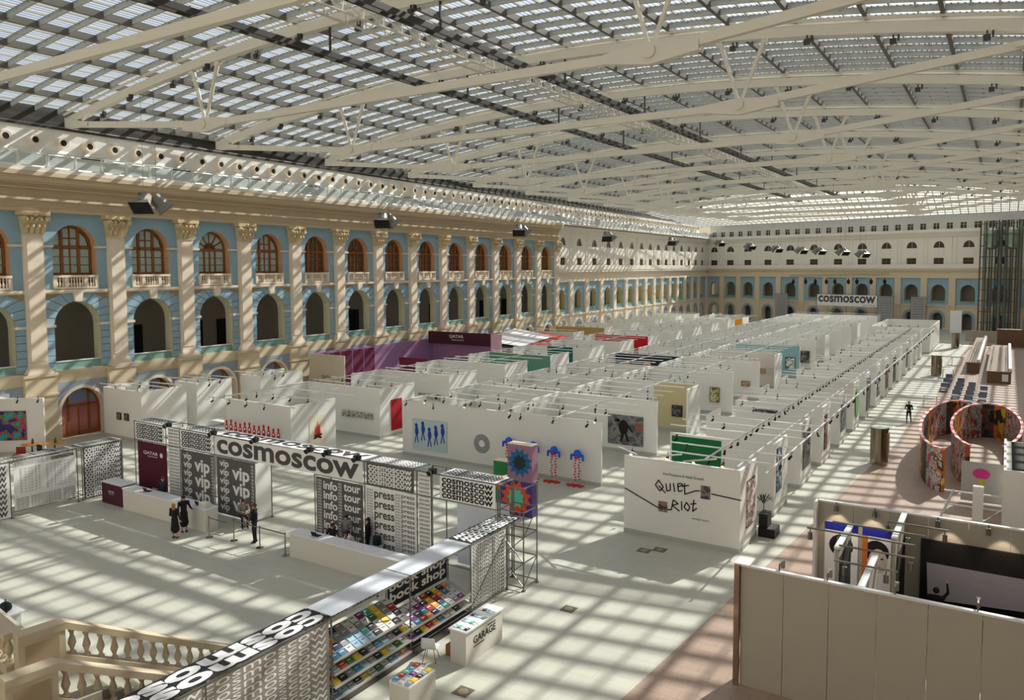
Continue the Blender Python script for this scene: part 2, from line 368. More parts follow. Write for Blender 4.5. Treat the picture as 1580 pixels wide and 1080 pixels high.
for k in KB:
    wno += 1; fm, pm = WP[1 if k in (2, 5) else 0]
    wr = inst('window_%d' % wno, fm, None, at_facade(bc(k), 0, 0), (0, 0, FROT), kind='structure')
    for me in (pm if k < 4 else pmd[1 if k in (2, 5) else 0]): inst('pane', me, wr)
    inst('blind', backm, wr); inst('infill_panel', infill, wr)
# ground doors in the plinth arches
df = MB(); arch_ring(df, 0, 1.46, .16, .02, 2.0, 1.46, .3, .46); df.box(-.85, -.7, .3, .46, 0, 3.4).box(.7, .85, .3, .46, 0, 3.4).box(-1.5, 1.5, .3, .46, 2.2, 2.38).box(-.05, .05, .32, .44, 0, 2.2).box(-1.5, 1.5, .32, .44, 0, .3)
df = df.mesh('door_frame', m_wood)
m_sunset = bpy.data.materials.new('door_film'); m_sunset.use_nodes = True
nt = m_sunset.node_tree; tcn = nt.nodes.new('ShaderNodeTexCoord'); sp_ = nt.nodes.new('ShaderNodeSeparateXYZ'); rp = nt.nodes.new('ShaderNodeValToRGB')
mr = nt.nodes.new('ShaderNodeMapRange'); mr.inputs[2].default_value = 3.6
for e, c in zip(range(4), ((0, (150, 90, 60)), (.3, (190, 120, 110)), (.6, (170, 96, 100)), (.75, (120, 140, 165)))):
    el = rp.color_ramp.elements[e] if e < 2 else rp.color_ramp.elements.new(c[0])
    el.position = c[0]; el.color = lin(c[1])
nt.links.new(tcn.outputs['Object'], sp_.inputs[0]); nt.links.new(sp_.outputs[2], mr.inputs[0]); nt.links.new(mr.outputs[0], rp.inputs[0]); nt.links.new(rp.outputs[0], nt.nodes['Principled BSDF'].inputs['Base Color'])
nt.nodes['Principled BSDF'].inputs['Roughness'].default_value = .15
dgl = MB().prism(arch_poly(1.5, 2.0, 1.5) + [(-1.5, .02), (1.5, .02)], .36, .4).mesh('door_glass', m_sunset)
for i, k in enumerate(KB):
    d_ = inst('door_%d' % (i + 1), df, None, at_facade(bc(k), 0, 0), (0, 0, FROT), kind='structure'); inst('door_glass', dgl, d_)
# ---------------------------------------------------------------- plainer facades (side wing and far wall)
def plain_facade(root, cs, x0_, x1_, beige, sq=None):
    bs = []; mids = [x0_] + [(a + b) / 2 for a, b in zip(cs, cs[1:])] + [x1_]
    for i, c in enumerate(cs): bs.append((mids[i], mids[i+1], c))
    up = wall_bays(MB(), bs, 11.9, 18.9, [(.92, 12.4, 13.95, .0), (1.02, 15.9, 15.9, 1.3)], 0, .4, 0)
    up.build('upper_wall', m_whitewall, root)
    lo = wall_bays(MB(), bs, 4.6, 10.0, [(1.3, 5.1, 7.45, 1.3)], .25, .9, 1)
    lo.build('arcade_wall', [m_blue, M('arcade_reveal', (196, 180, 130), .8)], root)
    gr = wall_bays(MB(), bs, 0, 4.6, [(1.0, .02, 2.3, 1.0)], .1, .9, 0); gr.build('ground_wall', beige, root)
    b = MB()
    b.box(x0_, x1_, -.1, .3, 10.0, 11.3).box(x0_, x1_, -.35, .3, 11.3, 11.6).box(x0_, x1_, -.6, .3, 11.6, 11.95).box(x0_, x1_, -.1, .3, 4.5, 4.75)
    b.build('frieze', beige, root)
    MB().box(x0_, x1_, -.65, -.45, 11.95, 12.75).build('parapet', m_whitewall, root)
    c2 = MB()
    for z0_, z1_, y_ in ((18.0, 18.2, -.15), (18.2, 18.6, -.4), (18.6, 18.95, -.7)): c2.box(x0_, x1_, y_, .1, z0_, z1_)
    c2.build('cornice', m_whitewall, root)
    pil = MB().box(-.6, .6, -.12, .3, 0, 10.0).box(-.75, .75, -.25, .3, 4.5, 4.8).mesh('pilaster', beige)
    st = MB().box(-.55, -.2, -.1, .02, 12.0, 18.0).box(.2, .55, -.1, .02, 12.0, 18.0).mesh('pilaster_strip', m_whitewall)
    for x in mids: inst('pilaster', pil, root, (x, 0, 0)); inst('pilaster_strip', st, root, (x, 0, 0))
    wr = MB().box(-.94, .94, .2, .3, 12.35, 14.0).mesh('window', M('far_window_glass', (70, 56, 44), .3, var=.3, scale=3))
    mull = MB().box(-.04, .04, .12, .22, 12.4, 13.95).box(-.8, .8, .12, .22, 13.3, 13.36).mesh('mullion', m_wood)
    lun = MB().prism(arch_poly(1.04, 15.88, 1.32), .2, .3).mesh('window', MATS['far_window_glass'])
    lm = MB().box(-.02, .02, .14, .22, 15.9, 17.15).box(-1.0, 1.0, .14, .22, 15.88, 15.93).mesh('mullion', m_whitewall)
    pan = MB().box(-.95, .95, -.05, .05, 14.15, 15.6).mesh('wall_panel', m_whitewall)
    sil = MB().box(-1.3, 1.3, .3, .45, 5.1, 5.6).mesh('parapet_panel', m_mint)
    gar = MB(); arch_ring(gar, 0, 1.0, .5, .4, 2.3, 1.0, .02, .2); gar = gar.mesh('arch_surround', M('arch_panel_bluegrey', (150, 162, 172)))
    for c in cs:
        w = inst('window', wr, root, (c, 0, 0)); inst('mullion', mull, w)
        w = inst('window', lun, root, (c, 0, 0)); inst('mullion', lm, w)
        inst('wall_panel', pan, root, (c, 0, 0)); inst('parapet_panel', sil, root, (c, 0, 0)); inst('arch_surround', gar, root, (c, 0, 0))
    cv = MB(); y = 3.6
    cv.quad((x0_, y, 0), (x1_, y, 0), (x1_, y, 10.0), (x0_, y, 10.0)); cv.quad((x0_, .3, 9.9), (x1_, .3, 9.9), (x1_, y, 9.9), (x0_, y, 9.9))
    cv.quad((x0_, .3, 4.62), (x1_, .3, 4.62), (x1_, y, 4.62), (x0_, y, 4.62)); cv.build('corridor', m_gallery, root)
S_OFF = 76.3
wall_side = empty('wall_side', P0, FROT, kind='structure')
SC = [S_OFF + v for v in (2.6, 8.65, 14.7, 20.8, 26.4, 31.9, 37.0, 41.9, 46.6, 51.4, 56.4, 61.6, 66.9, 72.2, 77.2)]
plain_facade(wall_side, SC, S_OFF, S_OFF + 81.3, m_beige)
C0 = P0 + DV * (S_OFF + 81.3); EV = Vector((.955, -.297, 0)).normalized(); EROT = math.atan2(EV.y, EV.x)
wall_far = empty('wall_far', C0, EROT, kind='structure')
FC = [2.0, 6.6, 11.4, 16.7, 22.3, 28.0, 33.5, 38.7, 43.7, 48.7, 53.8, 59.1, 64.5, 70.0]
m_fbeige = M('far_beige', (216, 200, 170), .85, var=.05)
plain_facade(wall_far, FC, -.5, 74, m_fbeige)
ups = wall_bays(MB(), [(i * 2.45 + .2, i * 2.45 + 2.65, i * 2.45 + 1.425) for i in range(30)], 18.9, 22.4, [(.55, 19.55, 20.75, 0)], .8, .3, 0)
ups.build('attic_wall', m_whitewall, wall_far)
MB().box(-.5, 74, -.9, -.8, 18.9, 19.5).box(-.5, 74, -.9, .8, 18.85, 18.95).build('attic_parapet', m_whitewall, wall_far)
sqm = MB().box(-.56, .56, 1.0, 1.1, 19.5, 20.8).mesh('window', MATS['far_window_glass']); sqf = MB().box(-.04, .04, .92, 1.02, 19.55, 20.75).box(-.55, .55, .92, 1.02, 20.3, 20.36).mesh('mullion', m_whitewall)
for i in range(30): w = inst('window', sqm, wall_far, (i * 2.45 + 1.425, 0, 0)); inst('mullion', sqf, w)
wrt = MB().box(10, 10.4, -30, 172, 0, 24.3); wrt.build('wall_right', m_beige, kind='structure')
wbk = MB().box(-66, 10.4, -30.4, -30, 0, 24.5); wbk.build('wall_back', m_beige, kind='structure')
# ---------------------------------------------------------------- gallery with air nozzles above the cornice
gal = empty('wall_gallery', P0, FROT, kind='structure')
GX0, GX1 = xa, S_OFF + 81.3
MB().box(GX0, GX1, -1.35, 2.4, 19.1, 19.38).build('gallery_slab', m_whitewall, gal)
gw = MB().box(GX0, GX1, 2.3, 2.6, 19.38, 23.0); gw.build('gallery_back_wall', m_white, gal)
gw2 = MB().quad((GX0, 1.1, 19.38), (GX1, 1.1, 19.38), (GX1, 2.3, 21.2), (GX0, 2.3, 21.2)); gw2.build('sloped_panel', m_white, gal)
MB().box(GX0, GX1, 2.62, 4.6, 22.9, 24.4).box(GX0, GX1, 2.2, 2.3, 22.75, 22.95).build('recess_shade', m_darksteel, gal)  # dark boxes stand in for the shaded recess between wall top and roof
nz_ = MB().tube((0, 2.3, 0), (0, 1.85, 0), .34, .3, 14, False).tube((0, 1.85, 0), (0, 1.85, 0.001), .3, .3, 3, False)
nz_ = MB().tube((0, 2.3, 0), (0, 1.8, 0), .42, .38, 14, False); nz_.add([(.38*math.cos(a*math.pi/7), 1.81, .38*math.sin(a*math.pi/7)) for a in range(14)] + [(.24*math.cos(a*math.pi/7), 1.81, .24*math.sin(a*math.pi/7)) for a in range(14)], [(i, (i+1) % 14, 14 + (i+1) % 14, 14 + i) for i in range(14)])
nz_ = nz_.mesh('air_nozzle', m_beige); nzi = MB().tube((0, 2.25, 0), (0, 1.83, 0), .24, .24, 10).mesh('nozzle_throat', m_dark)
i = 0; s = -15.7
while s < GX1 - 1:
    o = inst('air_nozzle', nz_, gal, (s, 0, 21.75)); inst('nozzle_throat', nzi, o); s += 2.02; i += 1
gp = MB().box(-.05, .05, -1.3, -1.2, 19.38, 20.45).box(-.14, .14, -1.33, -1.1, 19.38, 19.5).mesh('railing_post', m_alu)
gpan = MB().box(.1, 1.85, -1.27, -1.24, 19.5, 20.3).mesh('railing_panel', M('railing_glass', (196, 204, 200), .2, var=.03))
gv = MB().box(-.9, .9, 2.05, 2.12, 20.7, 20.95).mesh('vent_grille', m_dark)
s = -16.1; i = 0
while s < GX1 - 2:
    inst('railing_post', gp, gal, (s, 0, 0)); inst('railing_panel', gpan, gal, (s, 0, 0))
    if i % 4 == 1: inst('vent_grille', gv, gal, (s + 1.2, -.25, 0))
    s += 1.95; i += 1
MB().box(GX0, GX1, -1.31, -1.19, 20.4, 20.47).build('railing_handrail', m_alu, gal)
# ================================================================ roof: trusses, frames, panes
XC, XH = -28.5, 31.5
def zr(x): return 26.2 - 2.8 * min(1.15, abs((x - XC) / XH)) ** 2
RX0, RX1 = -67.0, 10.3
tr_ = MB(); N_ = 20
xs = [XC - XH + 2 * XH * i / N_ for i in range(N_ + 1)]
for a, b in zip(xs, xs[1:]): tr_.bar((a, 0, zr(a)), (b, 0, zr(b)), .42, .55); tr_.bar((a, -.34, zr(a) + .5), (b, -.34, zr(b) + .5), .12, .12); tr_.bar((a, .34, zr(a) + .5), (b, .34, zr(b) + .5), .12, .12)
top_me = tr_.mesh('arched_beam', m_steelcream)
lc = MB(); nod = [(XC - XH, 23.25), (XC - 15.2, 21.6), (XC + 15.2, 21.6), (XC + XH, 23.25)]
for (x0_, z0_), (x1_, z1_) in zip(nod, nod[1:]): lc.bar((x0_, 0, z0_), (x1_, 0, z1_), .3, .42)
for x, z in nod[1:3]:
    sg = -1 if x < XC else 1
    lc.prism([(x - 2.2, z - .2), (x, z - .5), (x + 2.2, z - .2), (x + 2.2, z + .22), (x, z + .45), (x - 2.2, z + .22)], -.2, .2)
    lc.tube((x, -.3, z + .05), (x, .3, z + .05), .3, n=14)
for sg in (-1, 1): lc.prism(sorted([(XC + sg*XH, 23.0), (XC + sg*XH, 23.7), (XC + sg*(XH - 3), 23.1), (XC + sg*(XH - 3), 22.85)], key=lambda p: math.atan2(p[1] - 23.2, p[0] - XC - sg*(XH - 1.5))), -.28, .28)
low_me = lc.mesh('tie_beam', m_steelcream)
str_me = [MB().tube((x, 0, 21.7), (x + dx, 0, zr(x + dx) - .2), .09, .15, 8).tube((x + dx - .2, 0, zr(x + dx) - .35), (x + dx + .2, 0, zr(x + dx) - .35), .16, n=8).mesh('strut', m_steelcream) for x in (XC - 15.2, XC + 15.2) for dx in (-1.2, 1.4)]
TY = [5.7 + 13.2 * i for i in range(12)]
for y in TY:
    t = empty('roof_truss', (0, y, 0)); tag(t, 'cream steel roof truss with arched beam, straight tie and V struts under the glass vault', 'roof truss', 'roof trusses spanning the hall')
    inst('arched_beam', top_me, t); inst('tie_beam', low_me, t)
    for me in str_me: inst('strut', me, t)
lampbox = MB().box(-.16, .16, -.12, .12, -.5, -.22).box(-.04, .04, -.04, .04, -.22, 0).box(.2, .3, -.1, .1, -.35, -.05).mesh('clamp_lamp', m_darksteel)
for t in [o for o in COL.objects if o.name.startswith('roof_truss')]:
    for i in range(14):
        x = XC - XH + 4.2 + i * 4.2
        inst('clamp_lamp', lampbox, t, (x, -.25 if i % 2 else .25, zr(x) - .25))
# glazing grid
Y0R, Y1R, DYR = -8, 152, 1.65
lat = MB(); NX = 30
gx = [RX0 + (RX1 - RX0) * i / NX for i in range(NX + 1)]
NY = int((Y1R - Y0R) / DYR)
for j in range(NY + 1):
    y = Y0R + j * DYR
    for a, b in zip(gx, gx[1:]): lat.bar((a, y, zr(a) + .85), (b, y, zr(b) + .85), .1, .36)
ceil = lat.build('ceiling', m_roofgrey, kind='structure')
lon = MB(); mul = MB(); X0P = -1.9
k = 0
while True:
    x = X0P + 12 - 1.2 * k
    if x < RX0: break
    if x < RX1:
        if k % 3 == 2: lon.box(x - .11, x + .11, Y0R, Y1R, zr(x) + .55, zr(x) + .95)
        else: mul.box(x - .045, x + .045, Y0R, Y1R, zr(x) + .86, zr(x) + 1.0)
    k += 1
lon.build('purlin', m_purlin, ceil); mul.build('mullions', m_roofgrey, ceil)
m_roofglass = bpy.data.materials.new('roof_glass'); m_roofglass.use_nodes = True
nt = m_roofglass.node_tree; nt.nodes.clear()
out = nt.nodes.new('ShaderNodeOutputMaterial'); mix = nt.nodes.new('ShaderNodeMixShader'); trn = nt.nodes.new('ShaderNodeBsdfTransparent'); tl = nt.nodes.new('ShaderNodeBsdfTranslucent')
trn.inputs[0].default_value = (.93, .96, .97, 1); tl.inputs[0].default_value = (.95, .95, .93, 1)
geo = nt.nodes.new('ShaderNodeNewGeometry'); sx_ = nt.nodes.new('ShaderNodeSeparateXYZ'); nt.links.new(geo.outputs['Position'], sx_.inputs[0])
m1 = nt.nodes.new('ShaderNodeMath'); m1.operation = 'MULTIPLY'; m1.inputs[1].default_value = 1 / .3; nt.links.new(sx_.outputs[0], m1.inputs[0])
m2 = nt.nodes.new('ShaderNodeMath'); m2.operation = 'FRACT'; nt.links.new(m1.outputs[0], m2.inputs[0])
m3 = nt.nodes.new('ShaderNodeMath'); m3.operation = 'LESS_THAN'; m3.inputs[1].default_value = .68; nt.links.new(m2.outputs[0], m3.inputs[0])
m4 = nt.nodes.new('ShaderNodeMath'); m4.operation = 'MULTIPLY'; m4.inputs[1].default_value = .3; nt.links.new(m3.outputs[0], m4.inputs[0])
nt.links.new(m4.outputs[0], mix.inputs[0]); nt.links.new(trn.outputs[0], mix.inputs[1]); nt.links.new(tl.outputs[0], mix.inputs[2]); nt.links.new(mix.outputs[0], out.inputs[0])
pane_me = MB().quad((-.56, -.77, 0), (.56, -.77, 0), (.56, .77, 0), (-.56, .77, 0)).mesh('pane', m_roofglass)
field = MB(); cnt = 0
xcs = []; k = 0
while X0P + 12 - 1.2 * k - .6 > RX0:
    x = X0P + 12 - 1.2 * k - .6
    if x < RX1: xcs.append(x)
    k += 1
for j in range(NY):
    y = Y0R + (j + .5) * DYR
    for x in xcs:
        z = zr(x) + .95; sl = -2 * 2.8 * (x - XC) / XH ** 2 if abs(x - XC) < XH else 0
        near = 12 < y < 32 and -58 < x < -12
        if near and cnt < 300:
            inst('pane', pane_me, ceil, (x, y, z), (0, -math.atan(sl), 0)); cnt += 1
        else: field.quad((x - .56, y - .77, z - .56 * sl), (x + .56, y - .77, z + .56 * sl), (x + .56, y + .77, z + .56 * sl), (x - .56, y + .77, z - .56 * sl))
field.build('pane_field', m_roofglass, ceil, kind='stuff')
# hipped end of the roof down to the far wall
hip = MB(); hpan = MB()
def far_y(x): return C0.y + (x - C0.x) / EV.x * EV.y - 1.5
def hz(x, t): return (zr(x) + .95) * (1 - t) + 22.2 * t
def hy(x, t): return Y1R * (1 - t) + max(Y1R + 4, far_y(x)) * t
for i in range(NX):
    a, b = gx[i], gx[i+1]
    for j in range(13): hip.bar((a, hy(a, j/12), hz(a, j/12)), (b, hy(b, j/12), hz(b, j/12)), .12, .16)
    for q in range(2):
        x = a + (b - a) * q / 2
        for j in range(12): hip.bar((x, hy(x, j/12), hz(x, j/12)), (x, hy(x, (j+1)/12), hz(x, (j+1)/12)), .12, .16)
    for j in range(12): hpan.quad(*[(x, hy(x, t), hz(x, t)) for x, t in ((a, j/12), (b, j/12), (b, (j+1)/12), (a, (j+1)/12))])
hip.build('hip_frames', m_roofgrey, ceil); hpan.build('hip_panes', m_roofglass, ceil, kind='stuff')
lt = MB()
for j in range(100):
    y = j * 1.5
    lt.bar((-29.2, y, 25.0), (-28.6, y + .75, 25.9), .06).bar((-28.6, y + .75, 25.9), (-29.2, y + 1.5, 25.0), .06).bar((-28.0, y, 25.0), (-28.6, y + .75, 25.9), .06).bar((-28.6, y + .75, 25.9), (-28.0, y + 1.5, 25.0), .06)
for x, z in ((-29.2, 25.0), (-28.0, 25.0), (-28.6, 25.9)): lt.bar((x, 0, z), (x, 150, z), .1)
lt.build('lattice_girder', m_steelcream, kind='structure')
# two lengthwise catwalk rails under the vault, lamp boxes
for x in (-32.5, -24.7):
    cw = MB(); cw.bar((x - .25, -5, 24.3), (x - .25, 150, 24.3), .14, .3); cw.bar((x + .25, -5, 24.3), (x + .25, 150, 24.3), .14, .3)
    for y in range(-4, 150, 3): cw.bar((x - .3, y, 24.45), (x + .3, y, 24.45), .08)
    for y in TY: cw.bar((x, y, 24.3), (x, y, zr(x)), .1)
    o = cw.build('catwalk_rail', m_darksteel, kind='structure')
# ================================================================ exhibition booths
def onY(px, py, Y):
    d = ray(px, py); t = Y / d.y; return Vector((0, 0, CAMH)) + d * t
def onX(px, py, X):
    d = ray(px, py); t = X / d.x; return Vector((0, 0, CAMH)) + d * t
BH = 3.65
m_basegrey = M('baseboard_grey', (176, 178, 172), .7)
spot_me = MB().tube((0, 0, 0), (0, 0, -.16), .015, n=5).tube((0, .02, -.16), (.0, -.16, -.3), .05, .065, 8).box(-.03, .03, -.05, .05, -.03, .03).mesh('spotlight', m_black)
lit_me = MB().tube((0, 0, 0), (0, 0, -.16), .015, n=5).tube((0, .02, -.16), (.0, -.16, -.3), .06, .08, 8).mesh('spotlight', m_black)
glow_me = MB().tube((0, -.17, -.31), (0, -.165, -.306), .07, n=10).mesh('lamp_lens', m_lamp)
def wall_seg(mb, x0, y0, x1, y1, h=BH, t=.12):
    if abs(y1 - y0) < 1e-6: mb.box(min(x0, x1), max(x0, x1), y0, y0 + t, 0, h)
    else: mb.box(x0 - t, x0, min(y0, y1), max(y0, y1), 0, h)
BN = {}
def booth(label, group, x, y, walls, beams=(), spots=(), lit=(), mat=None, panels=(), base=True):
    """walls (dx0,dy0,dx1,dy1) relative to the booth corner; beams 3-D pairs; spots points; panels (dx0,dx1,dy,z0,z1,material) painted wall faces"""
    root = empty('exhibition_booth', (x, y, 0)); tag(root, label, 'exhibition booth', group)
    for w in walls:
        mb = MB(); wall_seg(mb, *w); p = mb.build('wall_panel', mat or m_white, root)
        if base:
            b = MB(); x0, y0, x1, y1 = w
            if y0 == y1: b.box(x0, x1, y0 - .015, y0, 0, .2)
            else: b.box(x0, x0 + .015, y0, y1, 0, .2)
            b.build('baseboard', m_basegrey, p)
    for a, b in beams: MB().bar(a, b, .06, .06).build('lighting_rail', m_alu, root)
    for s in spots: inst('spotlight', spot_me, root, s, (0, 0, random.uniform(-.6, .6)))
    for s in lit: o = inst('spotlight', lit_me, root, s); inst('lamp_lens', glow_me, o)
    for x0, x1, yy, z0, z1, m in panels: MB().box(x0, x1, yy - .012, yy, z0, z1).build('painted_panel', m, root)
    return root
NUM = ['first', 'second', 'third', 'fourth', 'fifth', 'sixth', 'seventh', 'eighth', 'ninth', 'tenth', 'eleventh', 'twelfth', 'thirteenth', 'fourteenth', 'fifteenth', 'sixteenth']
m_beigewall = M('wall_beige', (205, 192, 150), .8, var=.03); m_bluewall = M('wall_lightblue', (140, 184, 190), .8, var=.03)
m_greenwall = M('wall_sage', (98, 146, 126), .8, var=.03); m_darkgreen = M('board_green', (0, 104, 52), .7, var=.06)
m_redwall = M('wall_red', (190, 20, 30), .8); m_orange = M('wall_orange', (230, 150, 30), .8); m_pinkgrey = M('wall_pinkgrey', (216, 206, 196), .8, var=.02)
m_tealboard = M('board_teal', (24, 100, 94), .8); m_navy = M('wall_navy', (38, 46, 66), .8); m_tanwall = M('wall_tan', (176, 146, 86), .8)
# ---- right column along the wide aisle
PR = {0: 'white booth whose front wall reads QUIET RIOT with drawn black lines', 1: 'white booth with a dark green board behind the QUIET RIOT wall'}
for k in range(15):
    y = 32.95 + 5.85 * k; x = -14.8
    walls = [(0, 0, 5.42, 0), (5.42, .12, 5.42, 2.7)]
    if k > 1: walls.append((.12, .1, .12, 2.4))
    beams = [((6.7, -.8 if k == 0 else .03, 3.9), (6.7, 5.82, 3.9)), ((5.25, .1, 3.78), (5.25, 5.82, 3.78)), ((3.8, .05, 3.9), (3.8, 5.82, 3.9))]
    beams += [((-.4 if k % 2 else 1.2, yy, 3.84), (6.7, yy, 3.84)) for yy in (1.1, 2.9, 4.7)]
    spots = [(3.8, .8 + 1.1 * i, 3.87) for i in range(5)] + [(2.0, 2.9, 3.81), (.8, 4.7, 3.81), (6.7, 1.6, 3.87), (6.7, 3.6, 3.87)]
    lit = []
    if k == 0:
        lit = [(.3, .25, 4.0), (2.05, .25, 4.0), (3.3, .25, 4.0), (4.6, .25, 4.0)]
        beams += [((-.5, .4, 3.9), (.9, -.6, 3.9)), ((2.6, .5, 3.9), (1.6, -.7, 3.9)), ((4.2, .5, 3.9), (3.1, -.7, 3.9)), ((.5, -.5, 3.72), (4.2, -.6, 3.72))]
    panels = [(.1, 2.75, 0, .1, 3.5, m_darkgreen)] if k == 1 else []
    lab = PR.get(k, 'white booth, %s from the QUIET RIOT wall in the row beside the wide aisle' % NUM[k])
    booth(lab, 'booths in the row beside the wide aisle', x, y, walls, beams, spots, lit, panels=panels)
# ---- central column, two booths back to back per row
CROW = {0: ('blue figure painting and swirl disc', 'four octopus sculptures'), 1: ('bare inner walls seen over the swirl disc wall', 'large painting of a dark walking figure'),
        2: ('open top and pale yellow draped wall', 'beige end wall and small grid picture'), 3: ('plain grey back wall', 'tall green and yellow painting'),
        4: ('navy wall patterned with orange flowers', 'small orange framed picture'), 5: ('rows of small spotlights', 'pinkish grey end wall'), 6: ('bare white rear wall', 'light blue end wall')}
for k in range(13):
    y = 39.15 + 8.3 * k
    for side in (0, 1):
        x = -33.6 if side == 0 else -26.3; w = 7.3
        walls = [(0, 0, w, 0)]
        if side == 0: walls += [(.12, .12, .12, 2.4), (.12, 6.0, .12, 8.25), (w - .02, 2.5, w - .02, 8.25)]
        else: walls += [(w, 5.8, w, 8.25)] if k % 3 == 1 else []
        beams = [((.6, yy, 3.78), (w - .2, yy, 3.78)) for yy in ((-.5 if k == 0 else .4), 1.6, 3.4, 5.6, 7.4)] + [((xx, -.9 if k == 0 else .1, 3.86), (xx, 8.2, 3.86)) for xx in (1.2, 4.9)]
        nsp = 9 if k < 5 else 7
        spots = [(.8 + (w - 1.4) * i / (nsp - 1), random.choice(((-.5 if k == 0 else .4), 1.6, 3.4)), 3.75) for i in range(nsp)] + [(1.2, 2.2, 3.8), (4.9, 4.2, 3.8)]
        lit = [(1.9, .1, 3.95), (5.1, .1, 3.95)] if k == 0 and side == 0 else ([(1.2, .1, 3.95), (6.9, .1, 3.95)] if k == 0 else [])
        panels = []
        if side == 1 and k == 2: panels = [(3.7, 7.25, 0, .2, 3.6, m_beigewall)]
        if side == 1 and k == 5: panels = [(1.2, 7.25, 0, .2, 3.6, m_pinkgrey)]
        if side == 1 and k == 6: panels = [(.2, 7.25, 0, .2, 3.6, m_bluewall)]
        if k in CROW: lab = 'white booth in the central block with %s' % CROW[k][side]
        else: lab = 'plain white %s booth in the central block, %s row from the QUIET RIOT end' % (('left-hand', 'aisle-side')[side], NUM[k])
        booth(lab, 'booths in the central block', x, y, walls, beams, spots, lit, panels=panels)
# ---- left column
LROW = ['row of red bottle figures and a fire picture', 'long frieze drawing and a red cloth', 'pale lettered panel', 'plain grey front and bright side', 'sage green front wall', 'dark teal board', 'plain white front by the red stand', 'bright red walls']
for k in range(13):
    y = 33.5 + 8.3 * k; x = -45.5; w = 7.5
    walls = [(0, 0, w, 0) if k else (1.2, 0, w, 0), (w, .12, w, 3.9), (.12, 4.8, .12, 8.2)]
    beams = [((.3, yy, 3.78), (w + 1.2, yy, 3.78)) for yy in ((-.7 if k == 0 else .4), 2.2, 4.6)] + [((xx, -.9 if k == 0 else .1, 3.86), (xx, 7.4, 3.86)) for xx in (1.6, 5.6)]
    spots = [(.8 + .85 * i, ((-.7 if k == 0 else .4), 2.2)[i % 2], 3.75) for i in range(8)]
    panels = []
    if k == 4: panels = [(.2, w, 0, .2, 3.6, m_greenwall)]
    if k == 5: panels = [(2.4, 5.6, 0, 1.9, 3.6, m_tealboard)]
    if k == 7: panels = [(.1, w, 0, .2, 3.6, m_redwall)]
    if k == 12: panels = [(5.6, w, 0, .2, 3.6, m_orange)]
    lab = 'white booth in the left block with %s' % LROW[k] if k < 8 else ('white booth in the left block with an orange end wall' if k == 12 else 'plain white booth in the left block, %s row from the entrance gate' % NUM[k])
    booth(lab, 'booths in the left block', x, y, walls, beams, spots, [(.9, .1, 3.9), (3.2, .1, 3.9)] if k == 0 else [], panels=panels)
# ---- booths along the facade
for i, (x, y, w, ln) in enumerate(((-56.5, 32.0, 4.8, 3.6), (-54.7, 36.7, 2.7, 3.2), (-53.3, 41.8, 2.4, 4.5))):
    booth(('white booth beside the arched door with two small framed pictures', 'white booth by the facade with one framed picture and a small bird relief', 'narrow white booth by the facade behind the bird relief')[i], 'booths along the facade', x, y,
          [(0, 0, w, 0), (w, .12, w, ln), (.12, .12, .12, ln)], [((-1.2, yy, 3.78), (w + .6, yy + .3, 3.78)) for yy in (.3, 1.4, 2.6)], [(.8 + .7 * j, .5 + (j % 2) * 1.5, 3.75) for j in range(5)])
for i in range(6):
    y = 92 + 9.5 * i; m = m_tanwall if i == 1 else None
    booth('tan walled booth against the far facade arcade' if i == 1 else 'white booth against the side wing arcade, %s beyond the red canopy stand' % NUM[i], 'booths against the side wing', -57, y, [(0, 0, 8.2, 0), (8.2, .12, 8.2, 3.0)],
          [((.3, 1.5, 3.8), (8, 1.5, 3.8))], [(.8 + 1.1 * j, 1.5, 3.77) for j in range(6)], panels=[(.1, 8.1, 0, .1, 3.6, m_tanwall)] if i == 1 else [])
# big blocks at the end of the right column
booth('long pale block closing the row at the end of the wide aisle', None, -16.5, 124, [(0, 0, 7.6, 0), (7.6, .12, 7.6, 18), (0.12, .12, .12, 18), (0, 18, 7.6, 18)], [((.3, yy, 3.8), (7.4, yy, 3.8)) for yy in (3, 7, 11, 15)], [(1 + 1.2 * j, 3, 3.77) for j in range(5)])
booth('white block below the far banner scaffold', None, -33.6, 150, [(0, 0, 14.5, 0), (14.5, .12, 14.5, 4)], [((.3, 2, 3.8), (14, 2, 3.8))], [(1 + 1.5 * j, 2, 3.77) for j in range(8)])
# purple sponsor stand by the facade
qs = empty('sponsor_stand', (-57.3, 53, 0)); tag(qs, 'purple sponsor stand with maroon header reading QATAR beside the facade', 'exhibition stand')
m_purple = M('purple_wall', (150, 110, 150), .7, var=.1, scale=.3)
MB().box(0, 4.7, 0, .15, 0, 4.1).build('front_wall', M('sand_wall', (200, 188, 168), .8), qs)
lettering('QATAR', M('logo_plum', (92, 30, 60)), qs, 1.5, .34, '-y', (1.7, -.012, 1.75), .01)
MB().box(.2, .35, .15, 19, 0, 4.1).build('side_wall', m_purple, qs)
mpan = MB()
for i in range(5): mpan.box(.36, .38, .6 + i * 1.7, 2.1 + i * 1.7, .6, 3.9)
mpan.build('wall_print', M('print_plum', (105, 30, 66), .7, var=.5, scale=1.5), qs)
MB().box(.3, 9.4, 19, 19.2, 0, 4.3).build('back_wall', m_purple, qs)
hd = MB().box(.3, 9.2, 18.2, 18.5, 3.6, 5.0).build('header', M('maroon_header', (64, 16, 38), .7), qs)
lettering('QATAR', m_paper, qs, 2.0, .42, '-y', (3.4, 18.18, 4.3), .01); lettering('AIRWAYS', m_paper, qs, 1.7, .14, '-y', (3.7, 18.18, 4.05), .0)
MB().box(9.2, 10.4, 18.1, 18.5, 0, 5.0).build('lattice_panel', M('lattice_pink', (206, 168, 186), .7, var=.5, scale=7), qs)
MB().box(4.6, 8.2, 8, 8.15, 0, 3.2).build('inner_wall', M('maroon_wall', (104, 20, 52), .7), qs)
